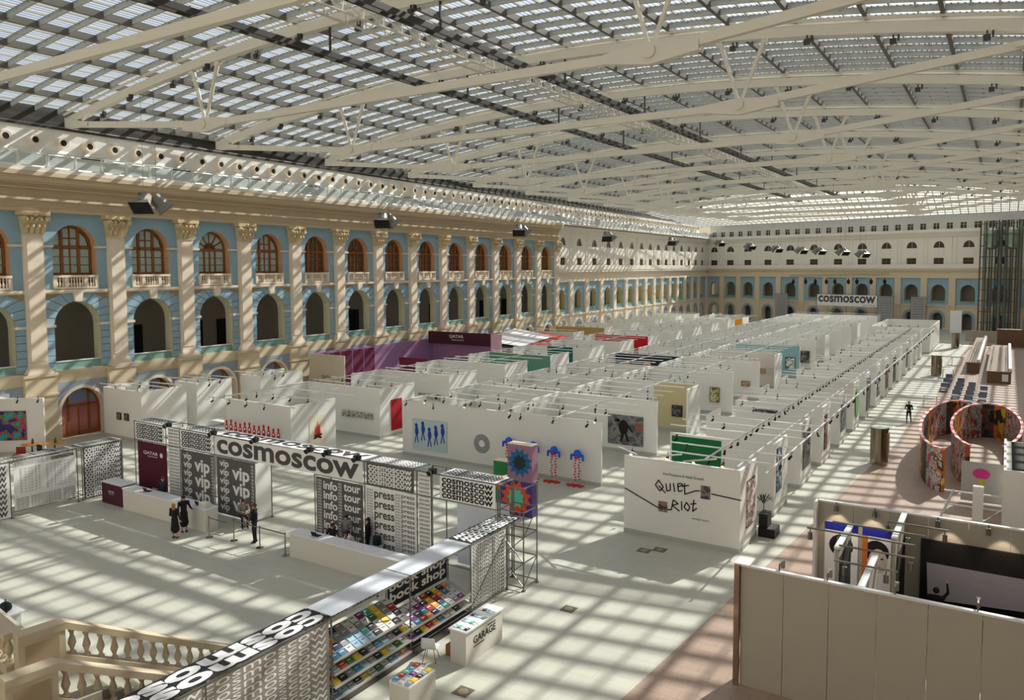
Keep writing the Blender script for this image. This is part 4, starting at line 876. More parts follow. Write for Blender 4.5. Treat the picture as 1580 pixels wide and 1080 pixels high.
for bay, (ya, yb) in enumerate(((15.35, 18.7), (18.8, 22.05))):
    rk = empty('book_rack', (BXI, ya, 0)); tag(rk, ('tilted white book rack in the bay by the huge cosmoscow strip', 'tilted white book rack in the bay by the desk reading GARAGE')[bay], 'book rack')
    for t in range((4, 2)[bay]):
        zo = (1.16 - .37 * t) if bay == 0 else (.72 - .36 * t); zi = zo + ((.45 if t == 0 else .3) if bay == 0 else .33); x0_ = 0.06 if t == 0 else .25; x1_ = 1.05 + .02 * t
        ang = math.atan2(zi - zo, x1_ - x0_); L = math.hypot(zi - zo, x1_ - x0_); ln = yb - ya
        sh = MB().add([(x0_, 0, zi), (x1_, 0, zo), (x1_, ln, zo), (x0_, ln, zi), (x0_, 0, zi - .03), (x1_, 0, zo - .03), (x1_, ln, zo - .03), (x0_, ln, zi - .03)], [(0, 1, 2, 3), (7, 6, 5, 4), (0, 4, 5, 1), (1, 5, 6, 2), (2, 6, 7, 3), (3, 7, 4, 0)])
        sh.box(x1_, x1_ + .02, 0, ln, zo - .03, zo + .05).build('shelf', m_shelf, rk)
        rows = 4 if t == 0 else 2; bw = .3; n_ = int(ln / bw)
        for j in range(n_):
            for q in range(rows):
                col = order[(j * 2 + q * 5 + t * 7 + bay * 3 + (j // 3)) % len(order)]
                if t == 0 and bay == 0: col = [['orange', 'orange', 'navy', 'grey', 'white', 'white', 'purple', 'teal', 'yellow', 'grey', 'white'], ['orange', 'orange', 'grey', 'grey', 'white', 'grey', 'white', 'green', 'yellow', 'grey', 'red'], ['orange', 'navy', 'grey', 'pale blue', 'pale blue', 'teal', 'black', 'white', 'yellow', 'white', 'black'], ['blue', 'blue', 'white', 'pale blue', 'pale blue', 'pale blue', 'black', 'white', 'white', 'black', 'white']][q][j % 11]
                s_ = L * (q + .06) / rows if t == 0 else L * (.42 + .28 * q)
                d_ = .24 if t == 0 else .22
                # frame: local x -> +y world, local y -> down the slope is reversed so the title faces the aisle
                ex = Vector((0, 1, 0)); down = Vector((math.cos(ang), 0, -math.sin(ang))); nrm = Vector((math.sin(ang), 0, math.cos(ang))); ey = -down
                o_ = Vector((BXI + x0_, ya + .03 + j * bw, zi)) + down * (s_ + d_) + nrm * .004
                M4 = Matrix(((ex.x, ey.x, nrm.x, o_.x), (ex.y, ey.y, nrm.y, o_.y), (ex.z, ey.z, nrm.z, o_.z), (0, 0, 0, 1)))
                book(col, .25, d_, .03, M4, '%s covered book lying on the %s tilted shelf of the %s rack' % (col, TIER[t], ('cosmoscow strip', 'GARAGE desk')[bay]), 'books on the tilted shop shelves')
# long low rail and dark base under the racks
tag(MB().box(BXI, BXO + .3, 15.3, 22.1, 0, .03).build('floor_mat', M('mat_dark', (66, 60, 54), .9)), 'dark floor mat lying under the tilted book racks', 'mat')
def counter(label, x0, x1, y0, y1, h, top, body, loc_cat='counter', rz=0, ov=.03):
    r = empty('counter', (x0, y0, 0)); tag(r, label, loc_cat)
    MB().box(0, x1 - x0, 0, y1 - y0, 0, h - .05).build('body', body, r); MB().box(-ov, x1 - x0 + ov, -ov, y1 - y0 + ov, h - .05, h).build('counter_top', top, r)
    return r
m_ctop = M('counter_white', (232, 234, 236), .3, var=.02); m_cbody = M('counter_body', (214, 212, 202), .6, var=.02)
counter('long white reception counter in front of the QATAR cloth', -38.2, -31.4, 22.45, 23.1, 1.1, m_ctop, m_cbody)
counter('long white information counter in front of the press sheet', -25.7, -18.6, 22.45, 23.1, 1.05, m_ctop, m_cbody)
q = counter('small maroon counter with white QATAR logo', -40.3, -38.45, 22.55, 23.3, 1.15, m_ctop, M('maroon_counter', (74, 18, 42), .6))
lettering('QATAR', m_paper, q, .55, .12, '-y', (.65, -.035, .62), .01); lettering('AIRWAYS', m_paper, q, .42, .05, '-y', (.72, -.035, .54), 0)
gd = empty('counter', (-14.42, 18.95, 0)); tag(gd, 'white desk reading GARAGE beside the book racks', 'desk')
MB().box(0, .06, 0, 2.05, 0, 1.05).box(.55, .61, 0, 2.05, 0, 1.05).box(.06, .55, 0, .06, 0, 1.05).box(.06, .55, 1.99, 2.05, 0, 1.05).build('body', m_cbody, gd); MB().box(-.04, .65, -.04, 2.09, 1.05, 1.1).build('desk_top', m_ctop, gd)
lettering('GARAGE', m_ink, gd, 1.25, .24, '+x', (.616, .4, .55), .02); MB().box(.611, .617, .4, 1.0, .45, .48).box(.611, .617, 1.2, 1.65, .84, .87).build('logo_bar', m_ink, gd)
for i in range(16):
    x, y = -14.4 + .14 * (i % 4), 19.05 + .47 * (i // 4); o_ = Matrix.Translation((x, y, 1.105)) @ Matrix.Rotation(random.uniform(-.4, .4), 4, 'Z')
    c = ('white', 'teal', 'white', 'black', 'pale blue')[i % 5]; book(c, .13, .19, .012, o_, '%s leaflet lying on the desk reading GARAGE' % c, 'leaflets on the GARAGE desk')
pd = counter('white book plinth standing by the racks', -14.12, -13.4, 15.75, 16.9, .95, m_ctop, m_cbody, 'plinth', ov=0)
for i in range(15):
    c = ('blue', 'purple', 'yellow', 'red', 'white', 'black', 'teal', 'white', 'grey')[i * 4 % 9]; x, y = -14.08 + .23 * (i % 3), 15.8 + .215 * (i // 3)
    book(c, .18, .2, .04, Matrix.Translation((x, y, .953)), '%s covered book lying on the white plinth' % c, 'books on the white plinth')
ch = empty('chair', (-15.0, 18.7, 0), R_(200)); tag(ch, 'white moulded shell chair beside the GARAGE desk', 'chair')
sh = MB()
for i in range(7):
    a = -.25 + i * .5 / 6
    pts = [(a, -.22, .45), (a, .0, .43), (a, .18, .46), (a * .95, .25, .6), (a * .85, .28, .84)]
    sh.v += [tuple(p) for p in pts]
sh.f = [(i * 5 + j, (i + 1) * 5 + j, (i + 1) * 5 + j + 1, i * 5 + j + 1) for i in range(6) for j in range(4)]; sh.m = [0] * len(sh.f)
so = sh.build('shell_seat', m_ctop, ch, smooth=True); md = so.modifiers.new('thickness', 'SOLIDIFY'); md.thickness = .025
for sx in (-1, 1):
    for sy in (-1, 1): MB().tube((sx * .12, sy * .1, .43), (sx * .22, sy * .2, 0), .012, n=6).build('leg', m_wood, ch)
tag(MB().box(0, .3, 0, .3, 0, .35).box(.02, .28, .02, .28, .35, .36).build('cardboard_box', M('cardboard', (150, 104, 62), .9), loc=(-14.8, 19.2, 0)), 'brown cardboard box under the GARAGE desk', 'box')
# items on the counters
lap = MB().box(-.17, .17, -.12, .12, 0, .015).add([(-.17, .12, .015), (.17, .12, .015), (.17, .2, .22), (-.17, .2, .22), (-.17, .13, .01), (.17, .13, .01), (.17, .21, .22), (-.17, .21, .22)], [(0, 1, 2, 3), (7, 6, 5, 4), (0, 3, 7, 4), (1, 5, 6, 2), (3, 2, 6, 7)]).mesh('laptop', m_black)
for i, (x, z, lab) in enumerate(((-36.5, 1.1, 'open black laptop before the seated man on the reception counter'), (-32.3, 1.1, 'open black laptop at the open end of the reception counter'), (-24.4, 1.05, 'open black laptop on the information counter'))):
    tag(inst('laptop', lap, None, (x, 22.8, z), (0, 0, math.pi)), lab, 'laptop')
tag(MB().box(0, .5, 0, .35, 0, .22).box(.05, .45, .03, .32, .22, .25).build('printer', m_cbody, loc=(-32.0, 22.5, 1.1)), 'white printer box at the end of the reception counter', 'printer')
for i in range(9): tag(MB().box(0, .21, 0, .3, 0, .012).build('leaflet_stack', m_paper, loc=(-23.9 + .33 * i, 22.55 + .2 * (i % 2), 1.05), rz=random.uniform(-.3, .3)), 'white leaflet stack lying on the information counter', 'leaflets', 'leaflets on the information counter')
# stanchions
st_me = MB().lathe([(.17, 0), (.17, .02), (.03, .05), (.025, .95), (.04, .96), (.04, 1.0)], 12).mesh('post', m_chrome)
SP = [(-29.36, 22.42), (-27.63, 22.45), (-25.95, 22.42), (-30.7, 22.1)]
for i, p in enumerate(SP):
    s = empty('stanchion', (p[0], p[1], 0)); tag(s, ('chrome queue post behind the man in the dark suit', 'chrome queue post in front of the man in the dark suit', 'chrome queue post at the end of the information counter', 'chrome queue post at the end of the reception counter')[i], 'stanchion')
    inst('post', st_me, s)
    if i < 2:
        b = SP[i + 1]; MB().box(0, b[0] - p[0] - .05, -.004, .004, .9, .95).build('belt', m_grey, s)
    if i == 3: MB().box(0, SP[0][0] - p[0] - .05, -.004, .004, .9, .95).build('belt', m_grey, s)
# ================================================================ people
def person(label, loc, rz, J=None, top=(40, 40, 46), bottom=(30, 30, 34), shoes=(24, 22, 22), hair=(40, 28, 22), skirt=False, longhair=False, seated=False, s=1.0, bare_legs=False, short=False):
    """one continuous body grown from capsules and voxel-remeshed; faces -y before rotation"""
    j = dict(pel=(0, 0, .96), chest=(0, 0, 1.28), neck=(0, .01, 1.47), head=(0, -.01, 1.62), shL=(-.19, 0, 1.41), shR=(.19, 0, 1.41), elL=(-.25, .02, 1.13), elR=(.25, .02, 1.13),
             wrL=(-.24, -.08, .9), wrR=(.24, -.08, .9), hiL=(-.09, 0, .93), hiR=(.09, 0, .93), knL=(-.1, -.02, .5), knR=(.1, -.02, .5), anL=(-.1, .02, .09), anR=(.1, .02, .09))
    if seated:
        for k in ('pel', 'chest', 'neck', 'head', 'shL', 'shR', 'elL', 'elR', 'wrL', 'wrR', 'hiL', 'hiR'): x, y, z = j[k]; j[k] = (x, y, z - .43)
        j.update(knL=(-.12, -.44, .52), knR=(.12, -.44, .52), anL=(-.12, -.42, .09), anR=(.12, -.42, .09))
    if J: j.update(J)
    V = {k: Vector(v) for k, v in j.items()}
    seg = []  # a, b, ra, rb, material
    T, B, S, H = 0, 1, 2, 3
    seg += [(V['pel'], V['chest'], .135, .15, T), (V['chest'], V['neck'], .15, .07, T), (V['shL'], V['shR'], .085, .085, T), (V['neck'], V['head'], .052, .055, S), (V['head'] + Vector((0, 0, -.05)), V['head'] + Vector((0, .012, .045)), .078, .095, S), (V['head'] + Vector((0, -.08, -.02)), V['head'] + Vector((0, -.1, -.03)), .018, .014, S)]
    for sd in 'LR':
        seg += [(V['sh' + sd], V['el' + sd], .062, .048, T), (V['el' + sd], V['wr' + sd], .046, .034, S if short else T)]
        dr = (V['wr' + sd] - V['el' + sd]).normalized(); hand = V['wr' + sd] + dr * .08
        seg += [(V['wr' + sd], hand, .032, .034, S)]
        seg += [(V['hi' + sd], V['kn' + sd], .092, .062, B), (V['kn' + sd], V['an' + sd], .058, .042, S if bare_legs else B)]
        seg += [(V['an' + sd] + Vector((0, .03, -.035)), V['an' + sd] + Vector((0, -.14, -.05)), .045, .035, H)]
    if skirt: seg += [(V['pel'], (V['knL'] + V['knR']) / 2 + Vector((0, .0, -.05)), .15, .21, B)]
    mb = MB()
    for a, b, ra, rb, m in seg:
        if (b - a).length > 1e-4: mb.tube(a, b, ra, rb, 10)
        mb.ball(a, ra, n=10, k=6); mb.ball(b, rb, n=10, k=6)
    me = mb.mesh('body_raw', []); o = bpy.data.objects.new('body_raw', me)
    md = o.modifiers.new('remesh', 'REMESH'); md.mode = 'VOXEL'; md.voxel_size = .02; md.use_smooth_shade = True
    sm = o.modifiers.new('smooth', 'SMOOTH'); sm.iterations = 3; sm.factor = .5
    bm_e = bake(o)
    key = lambda c: M('cloth_%d_%d_%d' % c, c, .85, var=.1, scale=5)
    bm_e.materials.clear()
    for m in (key(top), key(bottom), m_skin, key(shoes)): bm_e.materials.append(m)
    for p in bm_e.polygons:
        c = p.center; best = 9; bi = 0
        for a, b, ra, rb, m in seg:
            ab = b - a; t = max(0, min(1, (c - a).dot(ab) / max(1e-6, ab.length_squared))); d = (c - a - ab * t).length - (ra + (rb - ra) * t)
            if d < best: best = d; bi = m
        p.material_index = bi
    # fingers
    fb = MB()
    for sd in 'LR':
        dr = (V['wr' + sd] - V['el' + sd]).normalized(); hand = V['wr' + sd] + dr * .08; side = dr.cross(Vector((0, 1, .2))).normalized(); nrm = dr.cross(side)
        for i in range(4):
            p0_ = hand + side * (.022 * (i - 1.5)); p1_ = p0_ + dr * (.045 + .008 * (i in (1, 2))); p2_ = p1_ + (dr * .6 + nrm * .5) * .035
            fb.tube(p0_, p1_, .010, .009, 6).tube(p1_, p2_, .009, .007, 6)
        p0_ = V['wr' + sd] + dr * .04 + side * .03; fb.tube(p0_, p0_ + side * .03 + dr * .04, .011, .008, 6)
    n0 = len(bm_e.vertices); bmm = bmesh.new(); bmm.from_mesh(bm_e)
    vs2 = [bmm.verts.new(v) for v in fb.v]
    for f in fb.f:
        try: nf_ = bmm.faces.new([vs2[i] for i in f]); nf_.material_index = 2
        except ValueError: pass
    bmm.to_mesh(bm_e); bmm.free(); bm_e.name = 'person'
    ob = bpy.data.objects.new('person', bm_e); ob.location = loc; ob.rotation_euler = (0, 0, rz); ob.scale = (s, s, s); link(ob); tag(ob, label, 'person')
    hd = V['head']; hm = MB().ball((hd.x, hd.y + .022, hd.z + .035), .1, .108, .105, 12, 8)
    if longhair: hm.ball((hd.x, hd.y + .07, hd.z - .1), .1, .055, .17, 10, 6)
    hm.build('hair', M('hair_%d' % hair[0], hair, .7), ob, smooth=True)
    fc = MB()
    for sx in (-1, 1): fc.ball((hd.x + sx * .034, hd.y - .088, hd.z + .012), .012, .008, .008, 6, 4)
    fc.box(hd.x - .025, hd.x + .025, hd.y - .092, hd.y - .084, hd.z - .062, hd.z - .054); fc.build('face_features', M('feature_dark', (70, 36, 34)), ob)
    for sx in (-1, 1): MB().ball((hd.x + sx * .092, hd.y + .012, hd.z + .0), .014, .022, .032, 6, 5).build('ear', m_skin, ob)
    return ob
def stool(label, loc, h=.5):
    r = empty('stool', loc); tag(r, label, 'stool'); MB().tube((0, 0, h - .04), (0, 0, h), .18, n=14).build('seat', m_ctop, r); MB().tube((0, 0, 0), (0, 0, h - .04), .025, n=8).tube((0, 0, 0), (0, 0, .02), .18, n=14).build('stem', m_chrome, r); return r
person('seated man in dark navy jacket behind the reception counter', (-36.3, 23.5, .42), R_(0), dict(wrL=(-.1, -.42, .78), elL=(-.24, -.16, .74), wrR=(.15, -.42, .78), elR=(.26, -.16, .74)), top=(34, 40, 56), hair=(92, 60, 36), seated=True)
stool('white stool under the seated man in navy', (-36.3, 23.55, 0), .86)
person('woman with dark hair in a long black dress at the reception counter', (-32.35, 21.95, 0), R_(70), dict(wrR=(.3, -.42, 1.15), elR=(.27, -.15, 1.15), wrL=(-.25, -.1, .92)), top=(24, 24, 26), bottom=(22, 22, 24), hair=(28, 22, 20), skirt=True, longhair=True, bare_legs=True)
person('woman with long blonde hair seen from behind in black', (-31.95, 21.2, 0), R_(200), dict(wrR=(.2, -.22, 1.0), elR=(.25, 0, 1.12)), top=(26, 26, 28), bottom=(24, 24, 26), hair=(150, 110, 66), skirt=True, longhair=True, s=.95, bare_legs=True)
person('woman in grey top seated behind the end of the reception counter', (-30.55, 23.9, .05), R_(60), dict(wrL=(-.1, -.4, .8), elL=(-.24, -.16, .78), wrR=(.1, -.38, .8), elR=(.25, -.14, .78)), top=(120, 116, 108), bottom=(26, 26, 28), hair=(60, 36, 26), seated=True, longhair=True)
stool('white stool under the woman in grey', (-30.55, 23.95, 0), .5)
person('man in a dark suit standing between the queue posts', (-28.33, 22.75, 0), R_(-60), dict(wrL=(-.06, -.22, 1.0), elL=(-.27, -.04, 1.14), wrR=(.06, -.22, 1.0), elR=(.27, -.04, 1.14)), top=(26, 27, 34), bottom=(26, 27, 34), hair=(96, 66, 44), s=1.04)
xI = lambda px: onY(px, 800, 23.7).x
person('woman in black top seated at the information counter', (xI(514), 23.65, .05), R_(0), dict(wrL=(-.08, -.42, .78), elL=(-.24, -.18, .76), wrR=(.1, -.42, .78), elR=(.25, -.18, .76)), top=(28, 28, 30), hair=(70, 40, 30), seated=True, longhair=True, short=True)
stool('white stool under the woman in the black top', (xI(514), 23.7, 0), .5)
person('woman in grey jacket standing behind the information counter', (xI(525) - .1, 24.15, 0), R_(20), None, top=(126, 126, 124), bottom=(30, 30, 34), hair=(54, 34, 28), longhair=True, s=.95)
person('woman in black with dark hair standing turned from the press sheet', (xI(543) + .35, 24.3, 0), R_(-60), None, top=(20, 20, 22), bottom=(20, 20, 22), hair=(22, 18, 18), longhair=True, s=.96)
person('woman in white shirt leaning over the information counter', (xI(538) + .2, 23.75, .05), R_(-35), dict(chest=(0, -.14, .82), neck=(0, -.25, .98), head=(0, -.33, 1.08), shL=(-.19, -.2, .93), shR=(.19, -.2, .93), wrL=(-.12, -.6, .78), elL=(-.27, -.36, .78), wrR=(.12, -.6, .78), elR=(.27, -.36, .78)), top=(222, 216, 208), hair=(46, 30, 26), seated=True, longhair=True)
stool('white stool under the woman in the white shirt', (xI(538) + .2, 23.8, 0), .5)
tag(MB().box(-.16, .16, -.09, .09, 0, .36).box(-.12, .12, -.14, -.09, .04, .2).tube((-.08, 0, .36), (.08, 0, .36), .02, n=6).build('backpack', M('bag_navy', (34, 40, 56), .8), loc=(xI(566), 24.3, .6)), 'dark navy backpack standing before the press sheet', 'backpack')
tag(MB().box(-.2, .2, -.16, .16, 0, .6).box(-.22, .22, -.18, .18, .56, .6).build('side_box', m_cbody, loc=(xI(566), 24.3, 0)), 'small white box under the navy backpack', 'box')
person('man in black jacket walking down the wide aisle', (-6.2, 68.05, 0), R_(-10), dict(knL=(-.1, -.15, .5), anL=(-.1, -.16, .09), knR=(.1, .08, .5), anR=(.1, .3, .14), wrL=(-.1, -.22, 1.1), wrR=(.1, -.22, 1.1), elL=(-.28, -.05, 1.15), elR=(.28, -.05, 1.15)), top=(24, 24, 26), bottom=(30, 30, 36), hair=(150, 120, 90))
person('person in black standing between the far booths', (-22.4, 129.5, 0), R_(10), None, top=(20, 20, 22), bottom=(24, 24, 26))
person('man in black with one arm raised inside the grey booth', (-1.65, 28.75, 0), R_(180), dict(elL=(-.34, -.1, 1.6), wrL=(-.3, -.22, 1.86)), top=(18, 18, 20), bottom=(20, 20, 22), hair=(20, 18, 18))
person('man in black shirt seated at a table by the facade booths', (-50.4, 38.6, .0), R_(20), dict(wrL=(-.1, -.4, .76), elL=(-.26, -.16, .74), wrR=(.1, -.4, .76), elR=(.26, -.16, .74)), top=(24, 24, 26), hair=(120, 90, 70), seated=True, short=True)
stool('white stool under the man seated by the facade booths', (-50.4, 38.7, 0), .5)
tb = empty('table', (-50.6, 37.8, 0)); tag(tb, 'white table before the man seated by the facade booths', 'table'); MB().box(-.8, .8, -.35, .35, .7, .74).build('table_top', m_ctop, tb)
for sx in (-.72, .72):
    for sy in (-.28, .28): MB().tube((sx, sy, 0), (sx, sy, .7), .02, n=6).build('leg', m_alu, tb)
# ================================================================ stone stair with balustrades
m_stairstone = M('stair_stone', (192, 178, 152), .75, var=.08, scale=2.5, bump=.08); m_tread = M('stair_tread', (172, 168, 148), .7, var=.06)
sd_ = Vector((.13, .99, 0)).normalized(); A_ = Vector((-19.75, 9.92, 0)); sxv = Vector((sd_.y, -sd_.x, 0)); srot = math.atan2(sd_.y, sd_.x) - math.pi / 2
stair = empty('staircase', A_, srot); tag(stair, 'stone staircase running down to the hall floor', 'staircase')
W_ = 2.05; NS = 16; RISE, RUN = 2.56 / 16, .30
MB().box(-6, W_ + .2, -9, 0, 0, 2.56).build('landing', m_tread, stair)
for i in range(NS - 1): MB().box(.1, W_ - .1, i * RUN, i * RUN + RUN + .02, 0, 2.56 - RISE * (i + 1)).build('step', m_tread, stair)
bal_me = MB().lathe([(.09, 0), (.09, .06), (.05, .09), (.045, .14), (.1, .28), (.085, .36), (.045, .5), (.05, .56), (.08, .6), (.08, .66)], 10).mesh('baluster', m_stairstone)
def balustrade(label, x, y0, n_, slope=True):
    r = MB().box(-.17, .17, -1.05, 0, 2.3, 3.45).box(-.2, .2, -1.05, 0, 3.42, 3.6).box(-.2, .2, -1.05, 0, 2.3, 2.55).build('balustrade', m_stairstone, stair, (x, 0, 0))
    r['label'] = label; L = n_ * .34; k = RISE / RUN
    z = lambda y: 2.56 - k * max(0, y)
    def slab(y_a, y_b, dz0, dz1, hw, nm):
        MB().add([(-hw, y_a, z(y_a) + dz0), (hw, y_a, z(y_a) + dz0), (hw, y_b, z(y_b) + dz0), (-hw, y_b, z(y_b) + dz0), (-hw, y_a, z(y_a) + dz1), (hw, y_a, z(y_a) + dz1), (hw, y_b, z(y_b) + dz1), (-hw, y_b, z(y_b) + dz1)], [(0, 3, 2, 1), (4, 5, 6, 7), (0, 1, 5, 4), (1, 2, 6, 5), (2, 3, 7, 6), (3, 0, 4, 7)]).build(nm, m_stairstone, r)
    slab(0, L, -.25, .2, .16, 'base_rail'); slab(0, L, .86, 1.04, .19, 'handrail')
    for i in range(n_):
        y = .2 + i * .34; inst('baluster', bal_me, r, (0, y, z(y) + .2))
    # solid pedestal with sunk panel at the top
    MB().box(.17, .185, -.9, -.15, 2.65, 3.3).box(-.185, -.17, -.9, -.15, 2.65, 3.3).build('pedestal_panel', M('stair_panel', (164, 144, 116), .8), r)
    MB().box(-.2, .2, L, L + .4, 0, z(L) + 1.0).build('end_pedestal', m_stairstone, r)
    return r
balustrade('stone balustrade on the hall side of the staircase', 0, 0, 15); balustrade('stone balustrade on the book shop side of the staircase', W_, 0, 9).location.y = -.9
r = MB().box(-5.6, -.2, -1.2, -.88, 2.5, 2.78).build('balustrade', m_stairstone, stair); r['label'] = 'level stone balustrade along the stair landing'
MB().box(-5.6, -.2, -1.23, -.85, 3.44, 3.6).build('handrail', m_stairstone, r)
for i in range(15): inst('baluster', bal_me, r, (-.5 - .34 * i, -1.04, 2.78))
tg = G(10, 985); t = empty('table', (tg.x, tg.y, 0)); tag(t, 'white table beyond the stair landing', 'table'); MB().box(-1.2, .5, -.4, .4, .9, .95).build('table_top', m_ctop, t); MB().box(-1.1, -1.0, -.3, .3, 0, .9).box(.3, .4, -.3, .3, 0, .9).build('trestle', m_ctop, t)
bg_ = MB().ball((0, 0, .16), .26, .18, .16, 10, 6).build('handbag', m_black, loc=(tg.x + .05, tg.y, .95), smooth=True); MB().tube((-.1, 0, .28), (0, 0, .42), .012, n=6).tube((0, 0, .42), (.1, 0, .28), .012, n=6).build('strap', m_black, bg_); tag(bg_, 'black handbag lying on the white table by the stair', 'bag')
# ================================================================ octopus sculptures and painted boxes
m_obl = M('octopus_blue', (24, 92, 214), .25, var=.15); m_ored = M('octopus_red', (206, 24, 34), .35, var=.1)
bead = MB().ball((0, 0, 0), .055, n=8, k=5).mesh('bead', m_ored)
for i, (x, z) in enumerate(((-24.95, 1.97), (-23.25, 1.9), (-21.84, 1.8), (-20.31, 1.78))):
    r = empty('octopus_sculpture', (x, 38.85, 0)); tag(r, ('blue octopus balloon sculpture with red bead strings, beside the swirl disc', 'blue octopus balloon sculpture with red bead strings, half behind the tall painted box', 'blue octopus balloon sculpture with red bead strings, next to the painted box', 'blue octopus balloon sculpture with red bead strings, at the wall end by QUIET RIOT')[i], 'sculpture', 'octopus sculptures on the long wall')
    hb = MB().ball((0, -.1, z), .24, .2, .26, 12, 8)
    for s_ in (-1, 1): hb.tube((s_*.15, -.12, z - .1), (s_*.36, -.14, z - .05), .07, .08, 8).tube((s_*.36, -.14, z - .05), (s_*.38, -.14, z - .3), .08, .06, 8).ball((s_*.38, -.14, z - .3), .075, n=8, k=5)
    hb.build('head', m_obl, r, smooth=True)
    MB().ball((0, -.28, z - .17), .12, .08, .1, 8, 6).build('mouth', m_ored, r, smooth=True)
    for b in range(16): inst('bead', bead, r, ((-.13 if b % 2 else .13) + .04 * math.sin(b), -.14, z - .3 - (z - .5) * b / 16))
    hp = MB()
    for q in range(7): a = q * .9 + i; hp.tube((.1 * math.cos(a), -.35, .06), (.55 * math.cos(a), -.4 + .28 * math.sin(a), .05), .06, .05, 6)
    hp.build('coil_heap', m_ored, r)
def burst(mb, x, z, ro, ri, n_, y): mb.add([(x, y, z)] + [(x + (ro if k % 2 else ri) * math.cos(math.pi * k / n_), y, z + (ro if k % 2 else ri) * math.sin(math.pi * k / n_)) for k in range(2 * n_)], [(0, 1 + k, 1 + (k + 1) % (2 * n_)) for k in range(2 * n_)])
for lab, rc, base, b1, b2, Yp, z0 in (('purple box painted with an orange and mint starburst', (772, 737, 821, 797), (76, 50, 130), (226, 84, 30), (100, 200, 170), 32.3, 0), ('tall mauve box painted with a blue starburst, stacked on the orange one', (783, 684, 821, 737), (150, 110, 130), (20, 96, 140), (16, 44, 46), 32.3, None), ('small green box painted with an orange house', (761.5, 710, 784, 752), (40, 124, 62), (224, 100, 40), (230, 180, 80), 33.6, 0)):
    a, b = onY(rc[0], rc[1], Yp), onY(rc[2], rc[3], Yp); zb = b.z if z0 is None else z0; zt = a.z if z0 is None else a.z
    if z0 is None: zb = zt_low
    w = b.x - a.x; r = empty('painted_box', (a.x, Yp, zb)); tag(r, lab, 'sculpture'); h = zt - zb
    MB().box(0, w, 0, .55, 0, h).build('box', M('boxpaint_%d' % base[0], base, .6, var=.12, scale=6), r); MB().box(-.01, w + .01, -.01, .56, h, h + .03).build('lid', M('box_cream', (228, 216, 196)), r)
    for c, f, nn, yy in ((b1, .46, 12, -.006), (b2, .26, 9, -.012)):
        g = MB(); burst(g, w / 2, h / 2, min(w, h) * f * 1.15, min(w, h) * f * .8, nn, yy); g.build('starburst', M('burst_%d_%d' % (c[0], c[1]), c, .6), r)
    zt_low = zt + .035
# ================================================================ floor grilles, plant, black steps
for i, (x, y, w, d) in enumerate(((-13.3, 30.9, .55, .5), (-12.75, 31.35, .55, .5), (-13.3, 24.0, .5, .5), (-13.3, 17.5, .5, .5))):
    r = MB().box(0, w, 0, d, 0, .012).build('floor_hatch', M('hatch_brown', (104, 98, 86), .7), loc=(x, y, 0)); tag(r, ('dark floor grille in the shadow of QUIET RIOT, left one', 'dark floor grille in the shadow of QUIET RIOT, right one', 'square brass floor hatch on the open floor before QUIET RIOT', 'square brass floor hatch beside the GARAGE desk')[i], 'floor hatch')
    MB().tube((w/2, d/2, .012), (w/2, d/2, .016), .16, n=16).build('hatch_ring', M('hatch_brass', (150, 138, 108), .5), r)
st = MB().box(0, .75, 0, .95, 0, .42).box(0, .4, .1, .8, .42, 1.05).build('step_block', m_black, loc=(-9.3, 35.6, 0)); tag(st, 'black stepped block at the aisle side of the QUIET RIOT booth', 'step block')
pp = empty('potted_plant', (-9.6, 37.75, 0)); tag(pp, 'small palm in a white pot between the aisle booths', 'plant'); MB().lathe([(.12, 0), (.19, .3), (.17, .3), (.15, .26)], 12).build('pot', m_ctop, pp); MB().tube((0, 0, .26), (0, 0, .9), .025, n=6).build('stem', m_wood, pp)
for i in range(30):
    a = i * 2.4; l = .45 + .12 * (i % 3); MB().add([(0, 0, .9), (l*.5*math.cos(a) - .03*math.sin(a), l*.5*math.sin(a) + .03*math.cos(a), 1.25), (l*math.cos(a), l*math.sin(a), 1.05 + .1 * (i % 4)), (l*.5*math.cos(a) + .03*math.sin(a), l*.5*math.sin(a) - .03*math.cos(a), 1.25)], [(0, 1, 2, 3)]).build('leaf', M('palm_leaf', (62, 76, 46), .6), pp)
# ================================================================ grey booth at the right
m_taupe = M('panel_taupe', (166, 161, 146), .7, var=.02)
gb = empty('grey_booth', (-6.35, 22.45, 0)); tag(gb, 'large grey panelled booth with open top beside the brown floor', 'exhibition booth')
for i in range(9): MB().box(.02 + i * 1.22, 1.225 + i * 1.22, 0, .1, 0, 3.6).build('wall_panel', m_taupe, gb)
MB().box(0, 11, -.02, .12, 3.6, 3.66).build('top_rail', m_alu, gb); MB().box(-.15, .0, -.12, .5, 0, 3.68).build('end_post', M('mirror_post', (170, 150, 130), .12, metal=.9), gb); MB().box(-.15, .3, -.14, .52, 3.68, 3.72).build('post_cap', m_white, gb)
for i in range(8): MB().box(.65 + i * 1.22, 1.86 + i * 1.22, 7.9, 8.0, 0, 3.6).build('wall_panel', m_taupe, gb)
MB().box(.6, 10.5, 7.88, 8.04, 3.6, 3.66).build('top_rail', m_alu, gb); MB().box(.55, .65, 7.5, 8.0, 0, 3.66).build('end_post', m_white, gb)
for x, ya, yb in ((2.15, 2.95, 5.35), (3.25, .1, 3.2), (3.55, 4.85, 7.9)):
    MB().box(x - .05, x + .05, ya, yb, 0, 3.6).build('partition', m_taupe, gb); MB().box(x - .09, x + .09, ya, yb, 3.6, 3.66).build('top_rail', m_alu, gb)
MB().box(2.2, 2.215, 3.1, 5.2, .5, 3.3).build('dark_panel', m_ink, gb); MB().box(3.6, 3.62, 5.2, 7.7, .5, 2.9).build('dark_panel', m_ink, gb)
